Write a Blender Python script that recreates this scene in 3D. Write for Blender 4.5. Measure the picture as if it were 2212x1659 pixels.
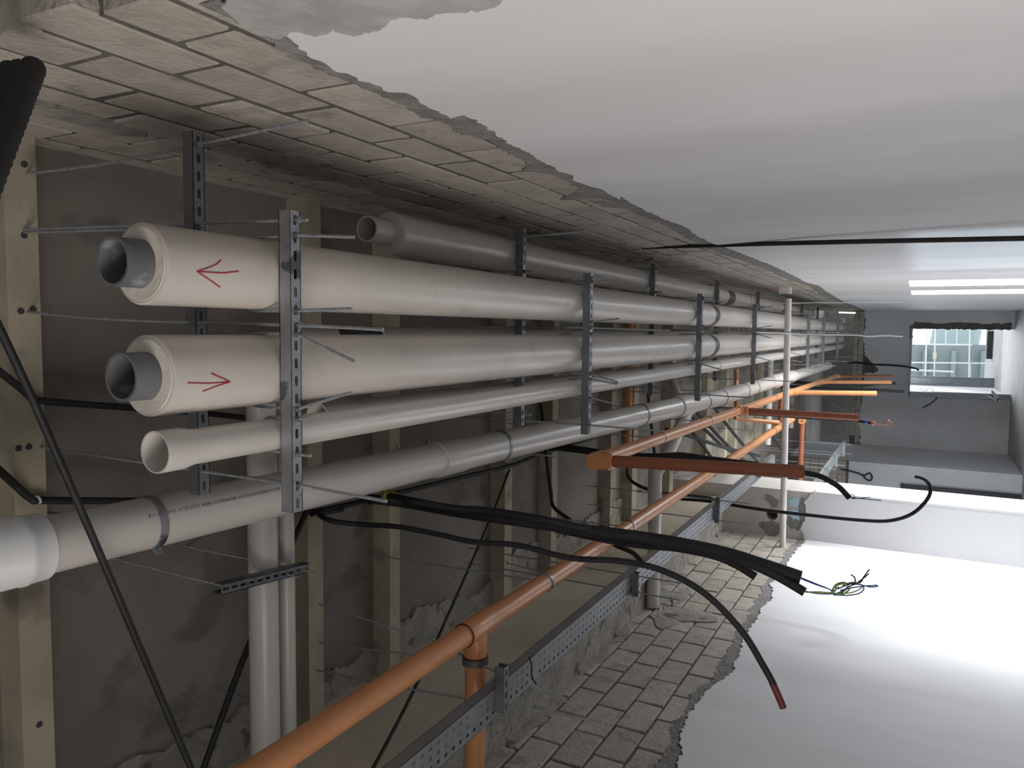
import bpy, bmesh, math, random
from mathutils import Vector, Matrix
random.seed(7)
for o in list(bpy.data.objects): bpy.data.objects.remove(o)
scn = bpy.context.scene
COL = scn.collection

# ---------------------------------------------------------------- camera
H = 2.07                                   # lens height above the floor
FPX, CX, CY = 1660.0, 1106.0, 829.5        # focal length and centre of the 2212 x 1659 frame
def camera_axes(vp=(1988.0, 722.0), roll=2.7):
    yv = Vector((vp[0]-CX, vp[1]-CY, FPX)).normalized()
    r = math.radians(roll); a = Vector((-math.cos(r), -math.sin(r)))
    t = -FPX*FPX/(a.x*(vp[0]-CX)+a.y*(vp[1]-CY))
    zv = Vector((a.x*t, a.y*t, FPX)).normalized()
    if zv.x > 0: zv = -zv
    return yv.cross(zv), yv, zv
AX, AY, AZ = camera_axes()
cam = bpy.data.cameras.new('camera'); cam.sensor_width = 36; cam.lens = 36*FPX/2212; cam.clip_start = .05; cam.clip_end = 300
co = bpy.data.objects.new('camera', cam); COL.objects.link(co)
e1 = Vector((AX.x, AY.x, AZ.x)); e2 = Vector((AX.y, AY.y, AZ.y)); e3 = Vector((AX.z, AY.z, AZ.z))
M = Matrix((( e1.x, -e2.x, -e3.x, 0), (e1.y, -e2.y, -e3.y, 0), (e1.z, -e2.z, -e3.z, H), (0, 0, 0, 1)))
co.matrix_world = M; scn.camera = co
def ray(px, py): return e1*(px-CX) + e2*(py-CY) + e3*FPX
def at(px, py, X=None, Y=None, Z=None):    # survey helper: sight line cut with a plane of the building (Z measured from the lens)
    d = ray(px, py)
    k = X/d.x if X is not None else Y/d.y if Y is not None else Z/d.z
    p = d*k; p.z += H; return p

# ---------------------------------------------------------------- world, lights, exposure
w = bpy.data.worlds.new('overcast'); scn.world = w; w.use_nodes = True
bg = w.node_tree.nodes['Background']; bg.inputs[0].default_value = (.86, .93, 1.0, 1); bg.inputs[1].default_value = 1.8
def area(name, loc, rot, sx, sy, power, col=(1, 1, 1)):
    l = bpy.data.lights.new(name, 'AREA'); l.shape = 'RECTANGLE'; l.size = sx; l.size_y = sy; l.energy = power; l.color = col; l.spread = math.radians(145 if 'landing' in name else 180)
    o = bpy.data.objects.new(name, l); COL.objects.link(o); o.location = loc; o.rotation_euler = rot; return o
PI = math.pi
area('daylight_landing', (-2.95, -.45, 1.35), (0, -PI/2-.1, 0), 2.2, 2.4, 93, (1, .93, .87))
area('fill_back', (-.4, -4.62, 1.5), (PI/2+.1, 0, 0), 2.2, 1.8, 14, (1, .93, .86))  # added fill through an invented rear window, makes up for blocked sky light
area('daylight_opening_a', (1.7, 10.4, .9), (0, PI/2+.4, 0), 2.1, 2.6, 560, (.95, .98, 1))
area('daylight_opening_b', (1.7, 12.9, .9), (0, PI/2+.4, 0), 2.1, 2.2, 440, (.95, .98, 1))
area('added_low_opening', (1.9, 8.9, .35), (0, PI/2+.3, 0), .7, .6, 430, (.95, .98, 1))  # unseen opening added to throw light on left wall and pillar
area('daylight_sunlit_ground', (-5.7, 6.6, .03), (0, PI+.9, 0), .25, .25, 300, (.70, .87, 1))
area('fill_recess', (-4.5, 16, 1.2), (0, -PI/2, 0), 2.0, 4.0, 50, (.9, .96, 1))  # added fill standing before the closed recess wall, lifts the end wall
area('daylight_far_room', (-.3, 27.5, 2.6), (-PI/2-.5, 0, 0), 3.0, 2.0, 420, (.95, .98, 1))
vs = scn.view_settings; vs.view_transform = 'Standard'; vs.look = 'None'; vs.gamma = 1; vs.use_curve_mapping = False; vs.exposure = 0.0

# ---------------------------------------------------------------- materials
MATS = {}
def mat(name, c1, c2=None, scale=6.0, rough=.6, metal=0.0, bump=0.0, bscale=40.0, detail=6.0, lo=.35, hi=.65, stretch=(1, 1, 1), c3=None, s3=3.0, l3=.58, h3=.66, rnd=0.0, alpha=None):
    m = bpy.data.materials.new(name); m.use_nodes = True; nt = m.node_tree; N = nt.nodes; L = nt.links
    b = N['Principled BSDF']; b.inputs['Roughness'].default_value = rough; b.inputs['Metallic'].default_value = metal
    tc = N.new('ShaderNodeTexCoord'); mp = N.new('ShaderNodeMapping'); mp.inputs['Scale'].default_value = stretch
    geo = N.new('ShaderNodeNewGeometry')
    L.new(geo.outputs['Position'], mp.inputs['Vector'])
    def noise(s, d=detail):
        n = N.new('ShaderNodeTexNoise'); n.inputs['Scale'].default_value = s; n.inputs['Detail'].default_value = d; L.new(mp.outputs[0], n.inputs['Vector']); return n.outputs[0]
    def ramp(src, a, z):
        r = N.new('ShaderNodeMapRange'); r.inputs[1].default_value = a; r.inputs[2].default_value = z; L.new(src, r.inputs[0]); return r.outputs[0]
    def mix(f, a, c):
        x = N.new('ShaderNodeMix'); x.data_type = 'RGBA'; L.new(f, x.inputs[0])
        for k, v in ((6, a), (7, c)):
            if isinstance(v, tuple): x.inputs[k].default_value = (*v, 1)
            else: L.new(v, x.inputs[k])
        return x.outputs[2]
    out = None
    if c2: out = mix(ramp(noise(scale), lo, hi), c1, c2)
    if c3: out = mix(ramp(noise(s3, 8), l3, h3), out if out else c1, c3)
    if rnd:
        oi = N.new('ShaderNodeObjectInfo'); hs = N.new('ShaderNodeHueSaturation')
        r = N.new('ShaderNodeMapRange'); r.inputs[3].default_value = 1-rnd; r.inputs[4].default_value = 1+rnd
        L.new(oi.outputs['Random'], r.inputs[0]); L.new(r.outputs[0], hs.inputs['Value'])
        if out: L.new(out, hs.inputs['Color'])
        else: hs.inputs['Color'].default_value = (*c1, 1)
        out = hs.outputs[0]
    if out: L.new(out, b.inputs['Base Color'])
    else: b.inputs['Base Color'].default_value = (*c1, 1)
    if bump:
        bp = N.new('ShaderNodeBump'); bp.inputs['Strength'].default_value = bump; bp.inputs['Distance'].default_value = .02
        L.new(noise(bscale, 8), bp.inputs['Height']); L.new(bp.outputs[0], b.inputs['Normal'])
    MATS[name] = m; return m
mat('slab', (.23, .205, .18), (.17, .15, .13), 2.2, .9, bump=.5, bscale=9, c3=(.14, .125, .108), s3=4, stretch=(1, .7, 1))
mat('joist', (.42, .37, .275), (.33, .29, .22), 5, .85, bump=.25, bscale=30, c3=(.15, .13, .1), s3=2.6, l3=.6, h3=.7)
mat('beam', (.6, .53, .415), (.5, .44, .34), 1.8, .85, bump=.2, bscale=20)
mat('mortar', (.13, .12, .107), (.09, .083, .074), 9, .95, bump=.9, bscale=40)
mat('smear', (.34, .315, .28), (.24, .222, .198), 7, .95, bump=1.0, bscale=22, c3=(.13, .12, .105), s3=9)
mat('block', (.41, .37, .32), (.34, .305, .26), 14, .92, bump=.5, bscale=45, c3=(.27, .245, .215), s3=6, l3=.6, h3=.68, rnd=.1)
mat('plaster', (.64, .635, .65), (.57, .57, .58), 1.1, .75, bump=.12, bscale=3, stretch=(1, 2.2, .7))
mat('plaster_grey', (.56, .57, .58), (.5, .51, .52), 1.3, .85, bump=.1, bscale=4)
mat('undercoat', (.25, .24, .225), (.17, .165, .155), 12, .95, bump=1.0, bscale=35)
mat('scratch', (.4, .385, .375), (.3, .285, .275), 8, .9, bump=.5, bscale=18)
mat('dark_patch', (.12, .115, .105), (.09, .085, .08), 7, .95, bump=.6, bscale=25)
mat('column', (.52, .5, .46), (.45, .43, .39), 3, .9, bump=.3, bscale=15, c3=(.22, .2, .175), s3=3.2, l3=.64, h3=.7)
mat('blue_paint', (.32, .5, .58), (.4, .55, .6), 9, .8)
mat('floor', (.4, .4, .4), (.33, .33, .33), 2, .7, bump=.1, bscale=10)
mat('jacket', (.60, .55, .5), (.55, .51, .465), 2.5, .3, bump=.07, bscale=5, c3=(.5, .47, .42), s3=6, l3=.62, h3=.72)
mat('foam', (.70, .65, .58), (.62, .56, .47), 9, .8, bump=.2, bscale=40, c3=(.5, .38, .2), s3=7, l3=.66, h3=.74)
mat('pvc', (.60, .565, .525), (.56, .53, .49), 3, .28, bump=.03, bscale=6)
mat('pvc_white', (.78, .79, .8), (.7, .7, .7), 3, .4)
mat('grey_pipe', (.115, .12, .13), (.16, .165, .172), 6, .5, c3=(.26, .27, .28), s3=9, l3=.6, h3=.66)
mat('black_pipe', (.03, .032, .036), (.07, .072, .078), 8, .45)
mat('galv', (.42, .43, .45), (.33, .34, .36), 14, .42, metal=.75, c3=(.12, .13, .14), s3=8, l3=.56, h3=.6, bump=.05, bscale=60)
mat('galv_dark', (.23, .245, .265), (.17, .18, .2), 14, .4, metal=.7, bump=.04, bscale=60)
mat('rod', (.36, .38, .4), (.25, .265, .285), 60, .38, metal=.4)
mat('tray', (.25, .265, .275), (.21, .225, .235), 5, .5, metal=.35)
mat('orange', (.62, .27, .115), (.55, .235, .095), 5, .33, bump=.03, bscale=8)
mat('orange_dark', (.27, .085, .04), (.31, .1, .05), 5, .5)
mat('seal', (.12, .02, .015), None, rough=.6)
mat('black', (.01, .01, .011), (.017, .017, .019), 20, .62, bump=.05, bscale=80)
mat('black_red', (.17, .03, .028), (.1, .02, .02), 9, .5)
mat('red_marker', (.42, .03, .04), None, rough=.7)
mat('ink', (.05, .045, .045), None, rough=.8)
mat('print', (.07, .065, .06), None, rough=.8)
mat('tape_yellow', (.38, .34, .06), None, rough=.5)
mat('tape_blue', (.05, .12, .45), None, rough=.5)
mat('tape_red', (.7, .12, .1), None, rough=.5)
mat('wire_blue', (.03, .09, .3), None, rough=.4)
mat('wire_green', (.2, .34, .1), (.45, .5, .12), 60, .4)
mat('wire_pink', (.5, .2, .16), None, rough=.4)
mat('white_wire', (.75, .75, .75), None, rough=.5)
mat('pole', (.72, .68, .67), (.62, .58, .57), 6, .35)
mat('scaffold', (.8, .82, .82), None, rough=.4)
mat('teal_facade', (.15, .19, .19), (.21, .25, .245), .5, .9)
mat('hill', (.3, .36, .37), (.24, .31, .3), .3, .9)
mat('navy', (.02, .022, .035), None, rough=.5)
mat('rust', (.16, .06, .035), None, rough=.8)

# ---------------------------------------------------------------- mesh helpers
class MB:
    def __init__(s): s.v = []; s.f = []
    def box(s, x0, y0, z0, x1, y1, z1):
        n = len(s.v)
        s.v += [(x0, y0, z0), (x1, y0, z0), (x1, y1, z0), (x0, y1, z0), (x0, y0, z1), (x1, y0, z1), (x1, y1, z1), (x0, y1, z1)]
        s.f += [tuple(n+i for i in q) for q in ((0, 3, 2, 1), (4, 5, 6, 7), (0, 1, 5, 4), (1, 2, 6, 5), (2, 3, 7, 6), (3, 0, 4, 7))]; return s
    def obox(s, c, ux, uy, uz):                  # oriented box: centre and three half vectors
        n = len(s.v)
        for a, b, d in ((-1, -1, -1), (1, -1, -1), (1, 1, -1), (-1, 1, -1), (-1, -1, 1), (1, -1, 1), (1, 1, 1), (-1, 1, 1)):
            s.v.append(tuple(c+ux*a+uy*b+uz*d))
        s.f += [tuple(n+i for i in q) for q in ((0, 3, 2, 1), (4, 5, 6, 7), (0, 1, 5, 4), (1, 2, 6, 5), (2, 3, 7, 6), (3, 0, 4, 7))]; return s
    def tube(s, pts, r, seg=10, caps=True):
        pts = [Vector(p) for p in pts]; n = len(pts); rs = r if isinstance(r, (list, tuple)) else [r]*n
        t0 = (pts[1]-pts[0]).normalized(); u = t0.orthogonal().normalized(); base = len(s.v)
        for i, p in enumerate(pts):
            a = pts[max(i-1, 0)]; b = pts[min(i+1, n-1)]; t = (b-a)
            t = t.normalized() if t.length > 1e-9 else t0
            u = (u - t*u.dot(t)); u = u.normalized() if u.length > 1e-6 else t.orthogonal().normalized()
            v = t.cross(u)
            for k in range(seg):
                q = 2*PI*k/seg; s.v.append(tuple(p + (u*math.cos(q)+v*math.sin(q))*rs[i]))
        for i in range(n-1):
            for k in range(seg):
                a = base+i*seg+k; b = base+i*seg+(k+1) % seg; s.f.append((a, b, b+seg, a+seg))
        if caps:
            s.f.append(tuple(base+k for k in reversed(range(seg)))); s.f.append(tuple(base+(n-1)*seg+k for k in range(seg)))
        return s
    def lathe(s, p0, d, prof, seg=32, closed=False):   # profile of (distance, radius) along direction d
        p0 = Vector(p0); d = Vector(d).normalized(); u = d.orthogonal().normalized(); v = d.cross(u); base = len(s.v)
        for t, r in prof:
            for k in range(seg):
                q = 2*PI*k/seg; s.v.append(tuple(p0+d*t+(u*math.cos(q)+v*math.sin(q))*r))
        m = len(prof)
        for i in range(m if closed else m-1):
            j = (i+1) % m
            for k in range(seg):
                a = base+i*seg; b = base+j*seg; k2 = (k+1) % seg
                s.f.append((a+k, a+k2, b+k2, b+k))
        return s
    def prism(s, poly, a, b):                    # poly: list of 3D points, extruded from +a to +b (vectors)
        n = len(s.v); m = len(poly)
        for off in (a, b): s.v += [tuple(Vector(p)+off) for p in poly]
        s.f.append(tuple(n+i for i in range(m))); s.f.append(tuple(n+m+i for i in reversed(range(m))))
        for i in range(m): j = (i+1) % m; s.f.append((n+i, n+m+i, n+m+j, n+j))
        return s
    def mesh(s, name, mt, smooth=False):
        me = bpy.data.meshes.new(name); me.from_pydata(s.v, [], s.f); me.update()
        bm = bmesh.new(); bm.from_mesh(me); bmesh.ops.remove_doubles(bm, verts=bm.verts, dist=1e-6)
        bmesh.ops.recalc_face_normals(bm, faces=bm.faces)
        big = [f for f in bm.faces if len(f.verts) > 24]
        if big: bmesh.ops.triangulate(bm, faces=big)
        bm.to_mesh(me); bm.free()
        me.materials.append(MATS[mt])
        if smooth:
            for p in me.polygons: p.use_smooth = True
            me.set_sharp_from_angle(angle=math.radians(40))
        return me
    def build(s, name, mt, parent=None, smooth=False):
        o = bpy.data.objects.new(name, s.mesh(name, mt, smooth)); COL.objects.link(o)
        if parent: put(o, parent)
        return o
def put(o, parent):
    o.parent = parent; m = Matrix.Translation(-parent.location); p = parent.parent
    o.matrix_parent_inverse = (Matrix.Translation(-parent.location) if parent.parent is None else Matrix.Identity(4))
def tag(o, label, cat, group=None, kind=None):
    o['label'] = label; o['category'] = cat
    if group: o['group'] = group
    if kind: o['kind'] = kind
    return o
def empty(name, loc, label, cat, group=None):
    o = bpy.data.objects.new(name, None); o.empty_display_size = .05; COL.objects.link(o); o.location = loc
    return tag(o, label, cat, group)
def part(o, label): o['label'] = label; return o
def smoothpath(pts, n=6):                       # Catmull-Rom through the points
    pts = [Vector(p) for p in pts]; out = []
    for i in range(len(pts)-1):
        p0 = pts[max(i-1, 0)]; p1 = pts[i]; p2 = pts[i+1]; p3 = pts[min(i+2, len(pts)-1)]
        for k in range(n):
            t = k/n; out.append(.5*((2*p1)+(p2-p0)*t+(2*p0-5*p1+4*p2-p3)*t*t+(3*p1-p0-3*p2+p3)*t**3))
    out.append(pts[-1]); return out
def ragged(pts, step=.05, amp=.012, rnd=random):  # 2D polyline resampled and roughened across its own direction
    out = [pts[0]]; w_ = 0.0
    for (a, b) in zip(pts[:-1], pts[1:]):
        L = math.hypot(b[0]-a[0], b[1]-a[1]); n = max(1, int(L/step*2)); nx, ny = -(b[1]-a[1])/max(L, 1e-6), (b[0]-a[0])/max(L, 1e-6)
        for k in range(1, n):
            t = k/n; w_ = w_*.6+rnd.uniform(-amp, amp)*.8; d = w_+rnd.uniform(-amp, amp)*(.9 if rnd.random() < .25 else .3)
            out.append((a[0]+(b[0]-a[0])*t+nx*d, a[1]+(b[1]-a[1])*t+ny*d))
        out.append(b)
    return out

# ---------------------------------------------------------------- dimensions of the corridor (z from the floor)
XR, XL, XB = .62, -2.4, -1.99            # right wall face, left wall face, left edge beam face
ZS, ZJ, ZB = 2.72+H, 2.6+H, 2.03+H       # slab soffit, joist soffit, edge beam soffit
YE = 22.8                                # end wall
ZH = .16+H                               # heads of the openings

# ---------------------------------------------------------------- floor, ceiling
o = MB().box(-5, -5, -.15, 4, 32, 0).box(-9, 3, -.15, -5, 10, 0).build('floor', 'floor'); tag(o, 'bare grey concrete corridor floor', 'floor', kind='structure')
ceiling = MB().box(-5, -4.5, ZS, .76, 27, ZS+.2).box(.76, -4.5, ZS, 4, 1.3, ZS+.2).build('ceiling', 'slab'); tag(ceiling, 'dark rough concrete slab with beige joists', 'ceiling', kind='structure')
JO = [(1.435, 1.54), (2.80, 2.905), (3.455, 3.55), (4.82, 4.93), (5.62, 5.73), (6.98, 7.13), (7.62, 7.78), (9.0, 9.15), (11.98, 12.13), (12.7, 12.85), (14.1, 14.25), (15.0, 15.15), (16.9, 17.05), (19.2, 19.35)]
for a, b in JO: MB().box(XB-.02, a, ZJ, XR+.06, b, ZS+.02).build('joist', 'joist', ceiling)
part(MB().box(-2.1, 10.55, ZJ-.05, .1, 10.9, ZS+.02).build('joist', 'joist', ceiling), 'wide stepped beige joist')
rs = random.Random(3)
edge = ragged([(-1.74, .4), (-1.70, 1.6), (-1.78, 2.3), (-1.72, 2.75), (-1.86, 3.2), (-1.74, 3.9), (-1.88, 4.6), (-1.7, 5.2), (-1.8, 6.2), (-1.74, 7.5), (-1.85, 9.3)], .06, .02, rs)
poly = [Vector((x, y, ZS)) for x, y in edge]+[Vector((XB, 9.3, ZS)), Vector((XB, .4, ZS))]
MB().prism(poly, Vector((0, 0, .01)), Vector((0, 0, -.022))).build('mortar_strip', 'smear', ceiling)
# screws and empty drill holes on the near joists
for px, py in ((52, 355), (52, 508), (72, 668), (45, 672), (62, 965), (85, 1565), (40, 968)):
    p = at(px, py, Z=2.6); MB().lathe(p+Vector((0, 0, .006)), (0, 0, -1), [(0, .001), (0, .012), (.008, .011), (.008, .001)], 10).build('anchor_hole', 'ink', ceiling)

# ---------------------------------------------------------------- landing round the camera; unseen outer walls added to hold back sky light
W = MB(); W.box(-5, -4.6, 0, -1.5, -4.5, ZS+.2); W.box(.7, -4.6, 0, 4, -4.5, ZS+.2); W.box(-1.5, -4.6, 0, .7, -4.5, .55); W.box(-1.5, -4.6, 2.45, .7, -4.5, ZS+.2)
o = W.build('wall_back', 'plaster_grey'); tag(o, 'plain unseen wall added behind the camera, with an added light opening', 'wall', kind='structure')
o = MB().box(3.9, -4.5, 0, 4, 1.3, ZS).build('wall_landing_right', 'plaster_grey'); tag(o, 'plain unseen wall added to the right of the camera', 'wall', kind='structure')
o = MB().box(.745, 1.0, 0, 3.9, 1.22, ZS).build('wall_return', 'block'); tag(o, 'return of the right wall towards the landing', 'wall', kind='structure')
W = MB(); W.box(-2.85, -4.5, 0, -2.75, -1.7, ZS); W.box(-2.85, .8, 0, -2.75, 2.5, ZS); W.box(-2.85, -1.7, 0, -2.75, .8, .2); W.box(-2.85, -1.7, 2.5, -2.75, .8, ZS); W.box(-2.75, 2.4, 0, -2.6, 2.5, ZS)
o = W.build('wall_landing_left', 'plaster_grey'); tag(o, 'plain unseen wall added to the left of the camera, with a window', 'wall', kind='structure')

# ---------------------------------------------------------------- right wall
def conv(pts, s, ox, oy): return [(ox+x/s, oy+y/s) for x, y in pts]
S3 = 2.9892
RW = conv([(-330, -60), (-150, 60), (0, 185), (180, 340), (350, 430), (440, 450), (480, 485), (560, 500), (680, 560), (830, 580), (900, 640), (1080, 735), (1170, 712), (1250, 760), (1330, 810), (1450, 880), (1600, 970), (1700, 1030), (1780, 1080), (1850, 1100), (1900, 1150), (2080, 1210), (2190, 1270)], S3, 600, 0)
RW += conv([(250, 1190), (400, 1250), (460, 1290), (560, 1340), (680, 1400), (800, 1440), (900, 1510), (1000, 1560), (1070, 1580), (1150, 1610)], S3, 1200, 0)
RW += conv([(60, 105), (200, 170), (330, 230), (400, 270), (500, 320), (650, 360), (720, 420), (870, 510), (960, 560), (1060, 600)], 5.53, 1650, 550)
RU = conv([(-330, 80), (-110, 200), (0, 300), (190, 380), (440, 500), (560, 560), (760, 640), (860, 700), (1110, 790), (1200, 860), (1400, 900), (1560, 1000), (1650, 1060), (1600, 1100), (1780, 1115), (1880, 1160), (1980, 1215), (1840, 1285), (2100, 1275), (2212, 1310)], S3, 600, 0)
RU += conv([(240, 1290), (330, 1330), (480, 1345), (640, 1420), (760, 1470), (850, 1530), (960, 1580), (1060, 1625)], S3, 1200, 0)
RU += conv([(0, 150), (100, 190), (190, 250), (330, 300), (420, 330), (560, 375), (650, 440), (700, 470), (800, 520), (930, 570), (1040, 610)], 5.53, 1650, 550)
def yz(pts, X):
    q = [at(px, py, X=X) for px, py in pts]; return [(p.y, p.z) for p in q]
rw = yz(RW, XR); ru = yz(RU, XR)
rw = [(y_, z_-.018) for y_, z_ in rw]; ru = [(y_, z_+.012) for y_, z_ in ru]
rw = [p for i, p in enumerate(rw) if i == 0 or p[0] > rw[i-1][0]-.2]; ru = [p for i, p in enumerate(ru)]
def upper(pts, y):
    for a, b in zip(pts[:-1], pts[1:]):
        if a[0] <= y <= b[0]: t = (y-a[0])/max(b[0]-a[0], 1e-6); return a[1]+(b[1]-a[1])*t
    return pts[0][1] if y < pts[0][0] else pts[-1][1]
W = MB(); W.box(XR+.005, 1.02, ZH, .75, YE, ZS)
for a, b in ((1.06, 8.12), (9.38, 9.79), (11.06, 12.03), (13.33, YE)): W.box(XR+.005, a, 0, .75, b, ZH)
W.box(XR+.005, 8.12, 1.12, .75, 9.38, ZH)
wr = W.build('wall_right', 'mortar'); tag(wr, 'right corridor wall of beige blocks with white plaster below', 'wall', kind='structure')
def strip_coat(line, X, t, y0, y1, zlow, name, mt, parent, rnd, amp, sgn, step=.035):
    pts = [(y0, line[0][1])]+[p for p in line if y0 < p[0] < y1]+[(y1, line[-1][1])]
    pts = ragged(pts, step, amp, rnd)
    xs = [Vector((X, y, z)) for y, z in pts]+[Vector((X, y1, zlow)), Vector((X, y0, zlow))]
    return MB().prism(xs, Vector((sgn*.02, 0, 0)), Vector((-sgn*t, 0, 0))).build(name, mt, parent)
rr = random.Random(11)
strip_coat(ru, XR, .004, 1.06, YE, ZH+.2, 'undercoat', 'undercoat', wr, rr, .012, 1)
strip_coat(rw, XR, .016, 1.07, YE, ZH, 'plaster_coat', 'plaster', wr, rr, .009, 1)
for a, b in ((1.07, 8.12), (9.38, 9.79), (11.06, 12.03), (13.33, YE)): MB().box(XR-.016, a, 0, XR+.012, b, ZH).build('plaster_coat', 'plaster', wr)
MB().box(XR-.016, 8.12, 1.12, XR+.012, 9.38, ZH).build('plaster_coat', 'plaster', wr)
# grey first coat left bare where the plaster starts
g = [(488, 4), (480, -60), (1150, -60), (1040, 2), (960, 8), (900, 22), (860, 18), (800, 52), (765, 60), (720, 44), (690, 58), (640, 50), (600, 66), (560, 58), (520, 34)]
g = yz(g, XR)
MB().prism([Vector((XR-.016, y, z)) for y, z in ragged(g, .018, .008, rr)], Vector((.004, 0, 0)), Vector((-.002, 0, 0))).build('scratch_coat', 'scratch', wr)
bmB = bmesh.new(); bmesh.ops.create_cube(bmB, size=1)
for v in bmB.verts: v.co += Vector([random.uniform(-.012, .012) for _ in range(3)])
def block_mesh(name, sx, sy, sz, seed):
    b = bmesh.new(); bmesh.ops.create_cube(b, size=1); r = random.Random(seed)
    for v in b.verts: v.co = Vector((v.co.x*sx, v.co.y*sy+r.uniform(-.003, .003), v.co.z*sz+r.uniform(-.003, .003)))
    bmesh.ops.bevel(b, geom=b.edges[:], offset=.006, segments=1, affect='EDGES')
    for v in b.verts: v.co += Vector((r.uniform(-.001, .001), r.uniform(-.003, .003), r.uniform(-.003, .003)))
    me = bpy.data.meshes.new(name); b.to_mesh(me); b.free(); me.materials.append(MATS['block']); return me
CH = .19; BL = .385
BM = [block_mesh('block', .13, BL-.019, CH-.019, k) for k in range(5)]
rb = random.Random(5)
z0 = 1.479+H; nb = 0; far = MB()
for k in range(-2, 7):
    zc = z0+CH*(k+.5)
    if zc+CH/2 > ZS+.06: zc = zc
    off = (0, .5)[k % 2]*BL + (.0, .06, .11)[k % 3]
    y = .95+.025*(k % 3)
    if k % 2:
        if zc+CH/2 > upper(ru, y+.1)-.03 and zc-CH/2 < ZS-.03:
            b = bpy.data.objects.new('block', rb.choice(BM)); COL.objects.link(b); b.location = (XR+.065, y+BL*.25, zc); b.scale = (1, .47, 1); b.parent = wr; nb += 1
        y += BL*.5
    i = 0
    while y < YE-.2:
        yc = y+BL/2
        if zc+CH/2 > upper(ru, yc)-.03 and zc-CH/2 < ZS-.03:
            dx = rb.uniform(-.003, .003)
            if nb < 262 and yc < 15.5:
                b = bpy.data.objects.new('block', rb.choice(BM)); COL.objects.link(b); b.location = (XR+.065+dx, yc, zc); b.parent = wr; nb += 1
            else: far.box(XR+dx, yc-BL/2+.007, zc-CH/2+.007, XR+.1, yc+BL/2-.007, zc+CH/2-.007)
        y += BL
fo = far.build('block_courses', 'block', wr); fo['kind'] = 'stuff'
# mortar smears at the top of the right wall and chases
for k in range(16):
    y = rb.uniform(1.1, 7); z = rb.uniform(2.02, 2.6)+H; n = 9; a = rb.uniform(.1, .35); bq = rb.uniform(.05, .13)
    pp = [Vector((XR, y+math.cos(2*PI*i/n)*a*rb.uniform(.6, 1.2), z+math.sin(2*PI*i/n)*bq*rb.uniform(.6, 1.2))) for i in range(n)]
    MB().prism(pp, Vector((.02, 0, 0)), Vector((-.004-.0005*k, 0, 0))).build('mortar_smear', 'smear', wr)
# red spray strokes and old socket on the far courses
MB().tube([at(px, py, X=XR-.006) for px, py in ((1655, 622), (1662, 626), (1668, 629))], .008, 6).build('red_stroke', 'red_marker', wr)
p = at(1697, 620, X=XR); MB().box(XR-.09, p.y-.1, p.z-.07, XR, p.y+.1, p.z+.07).build('conduit_socket', 'pole', wr)
# frames of the two bright openings
for i, (a, b) in enumerate(((9.82, 11.03), (12.06, 13.3))):
    f = MB(); f.box(.602, a-.03, ZH-.02, .765, b+.03, ZH+.01); f.box(.602, a-.035, 0, .765, a, ZH-.02); f.box(.602, b, 0, .765, b+.035, ZH-.02)
    o = f.build('window_%d' % (i+1), 'plaster'); tag(o, ('bright wall opening nearer the camera, right wall' if i == 0 else 'bright wall opening farther away, right wall'), 'window', kind='structure')

# ---------------------------------------------------------------- left wall, edge beam, pillar
LWp = conv([(700, 1760), (780, 1640), (790, 1600), (820, 1540), (810, 1480), (830, 1400), (850, 1330), (900, 1270), (960, 1190), (1040, 1130), (1100, 1080), (1150, 1040), (1155, 990), (1190, 930), (1205, 850), (1240, 790), (1290, 720), (1320, 640), (1390, 580), (1405, 530), (1385, 480), (1440, 440), (1480, 380), (1500, 330), (1560, 260), (1610, 195)], S3, 1200, 1104)
LUp = conv([(560, 1760), (640, 1640), (720, 1560), (750, 1480), (740, 1400), (830, 1310), (870, 1220), (920, 1150), (1000, 1090), (1050, 1000), (1090, 930), (1150, 840), (1160, 780), (1250, 690), (1260, 630), (1300, 570), (1340, 490), (1400, 420), (1470, 320), (1480, 260), (1560, 200)], S3, 1200, 1104)
lw = yz(LWp, XL); lu = yz(LUp, XL)
W = MB(); W.box(-2.6, 2.5, 1.17, XL-.012, 10.05, ZB+.1)
for a, b in ((2.5, 5.85), (7.5, 10.05)): W.box(-2.6, a, 0, XL-.012, b, 1.17)
wl = W.build('wall_left', 'mortar'); tag(wl, 'left corridor wall of beige blocks with pale plaster below', 'wall', kind='structure')
def coat_left(line, y0, y1, t, name, mt, amp):
    pts = [(y0, line[0][1])]+[p for p in line if y0 < p[0] < y1]+[(y1, line[-1][1])]
    pts = ragged(pts, .03, amp, rr)
    xs = [Vector((XL, y, z)) for y, z in pts]+[Vector((XL, y1, 1.17)), Vector((XL, y0, 1.17))]
    MB().prism(xs, Vector((-.02, 0, 0)), Vector((t, 0, 0))).build(name, mt, wl)
coat_left(lu, 2.5, 9.36, .004, 'undercoat', 'undercoat', .016)
coat_left(lw, 2.5, 9.36, .015, 'plaster_coat', 'plaster', .012)
for a, b in ((2.5, 5.85), (7.5, 9.36)): MB().box(XL-.012, a, 0, XL+.015, b, 1.17).build('plaster_coat', 'plaster', wl)
CHL, BLL = .196, .363
BML = [block_mesh('block', .13, BLL-.016, CHL-.016, 20+k) for k in range(5)]
for k in range(-2, 4):
    zc = 1.353+H+CHL*(k+.5); y = 2.6+(.175 if k % 2 else 0)+.26
    y0s = (3.95-BLL*4) if k % 2 == 0 else (4.51-BLL*5)
    y = y0s
    while y < 9.3:
        yc = y+BLL/2
        if yc > 2.55 and zc+CHL/2 > upper(lu, yc)-.04 and zc-CHL/2 < ZB-.02:
            b = bpy.data.objects.new('block', rb.choice(BML)); COL.objects.link(b); b.location = (XL-.065+rb.uniform(-.002, .003), yc, zc); b.parent = wl
        y += BLL
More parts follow.
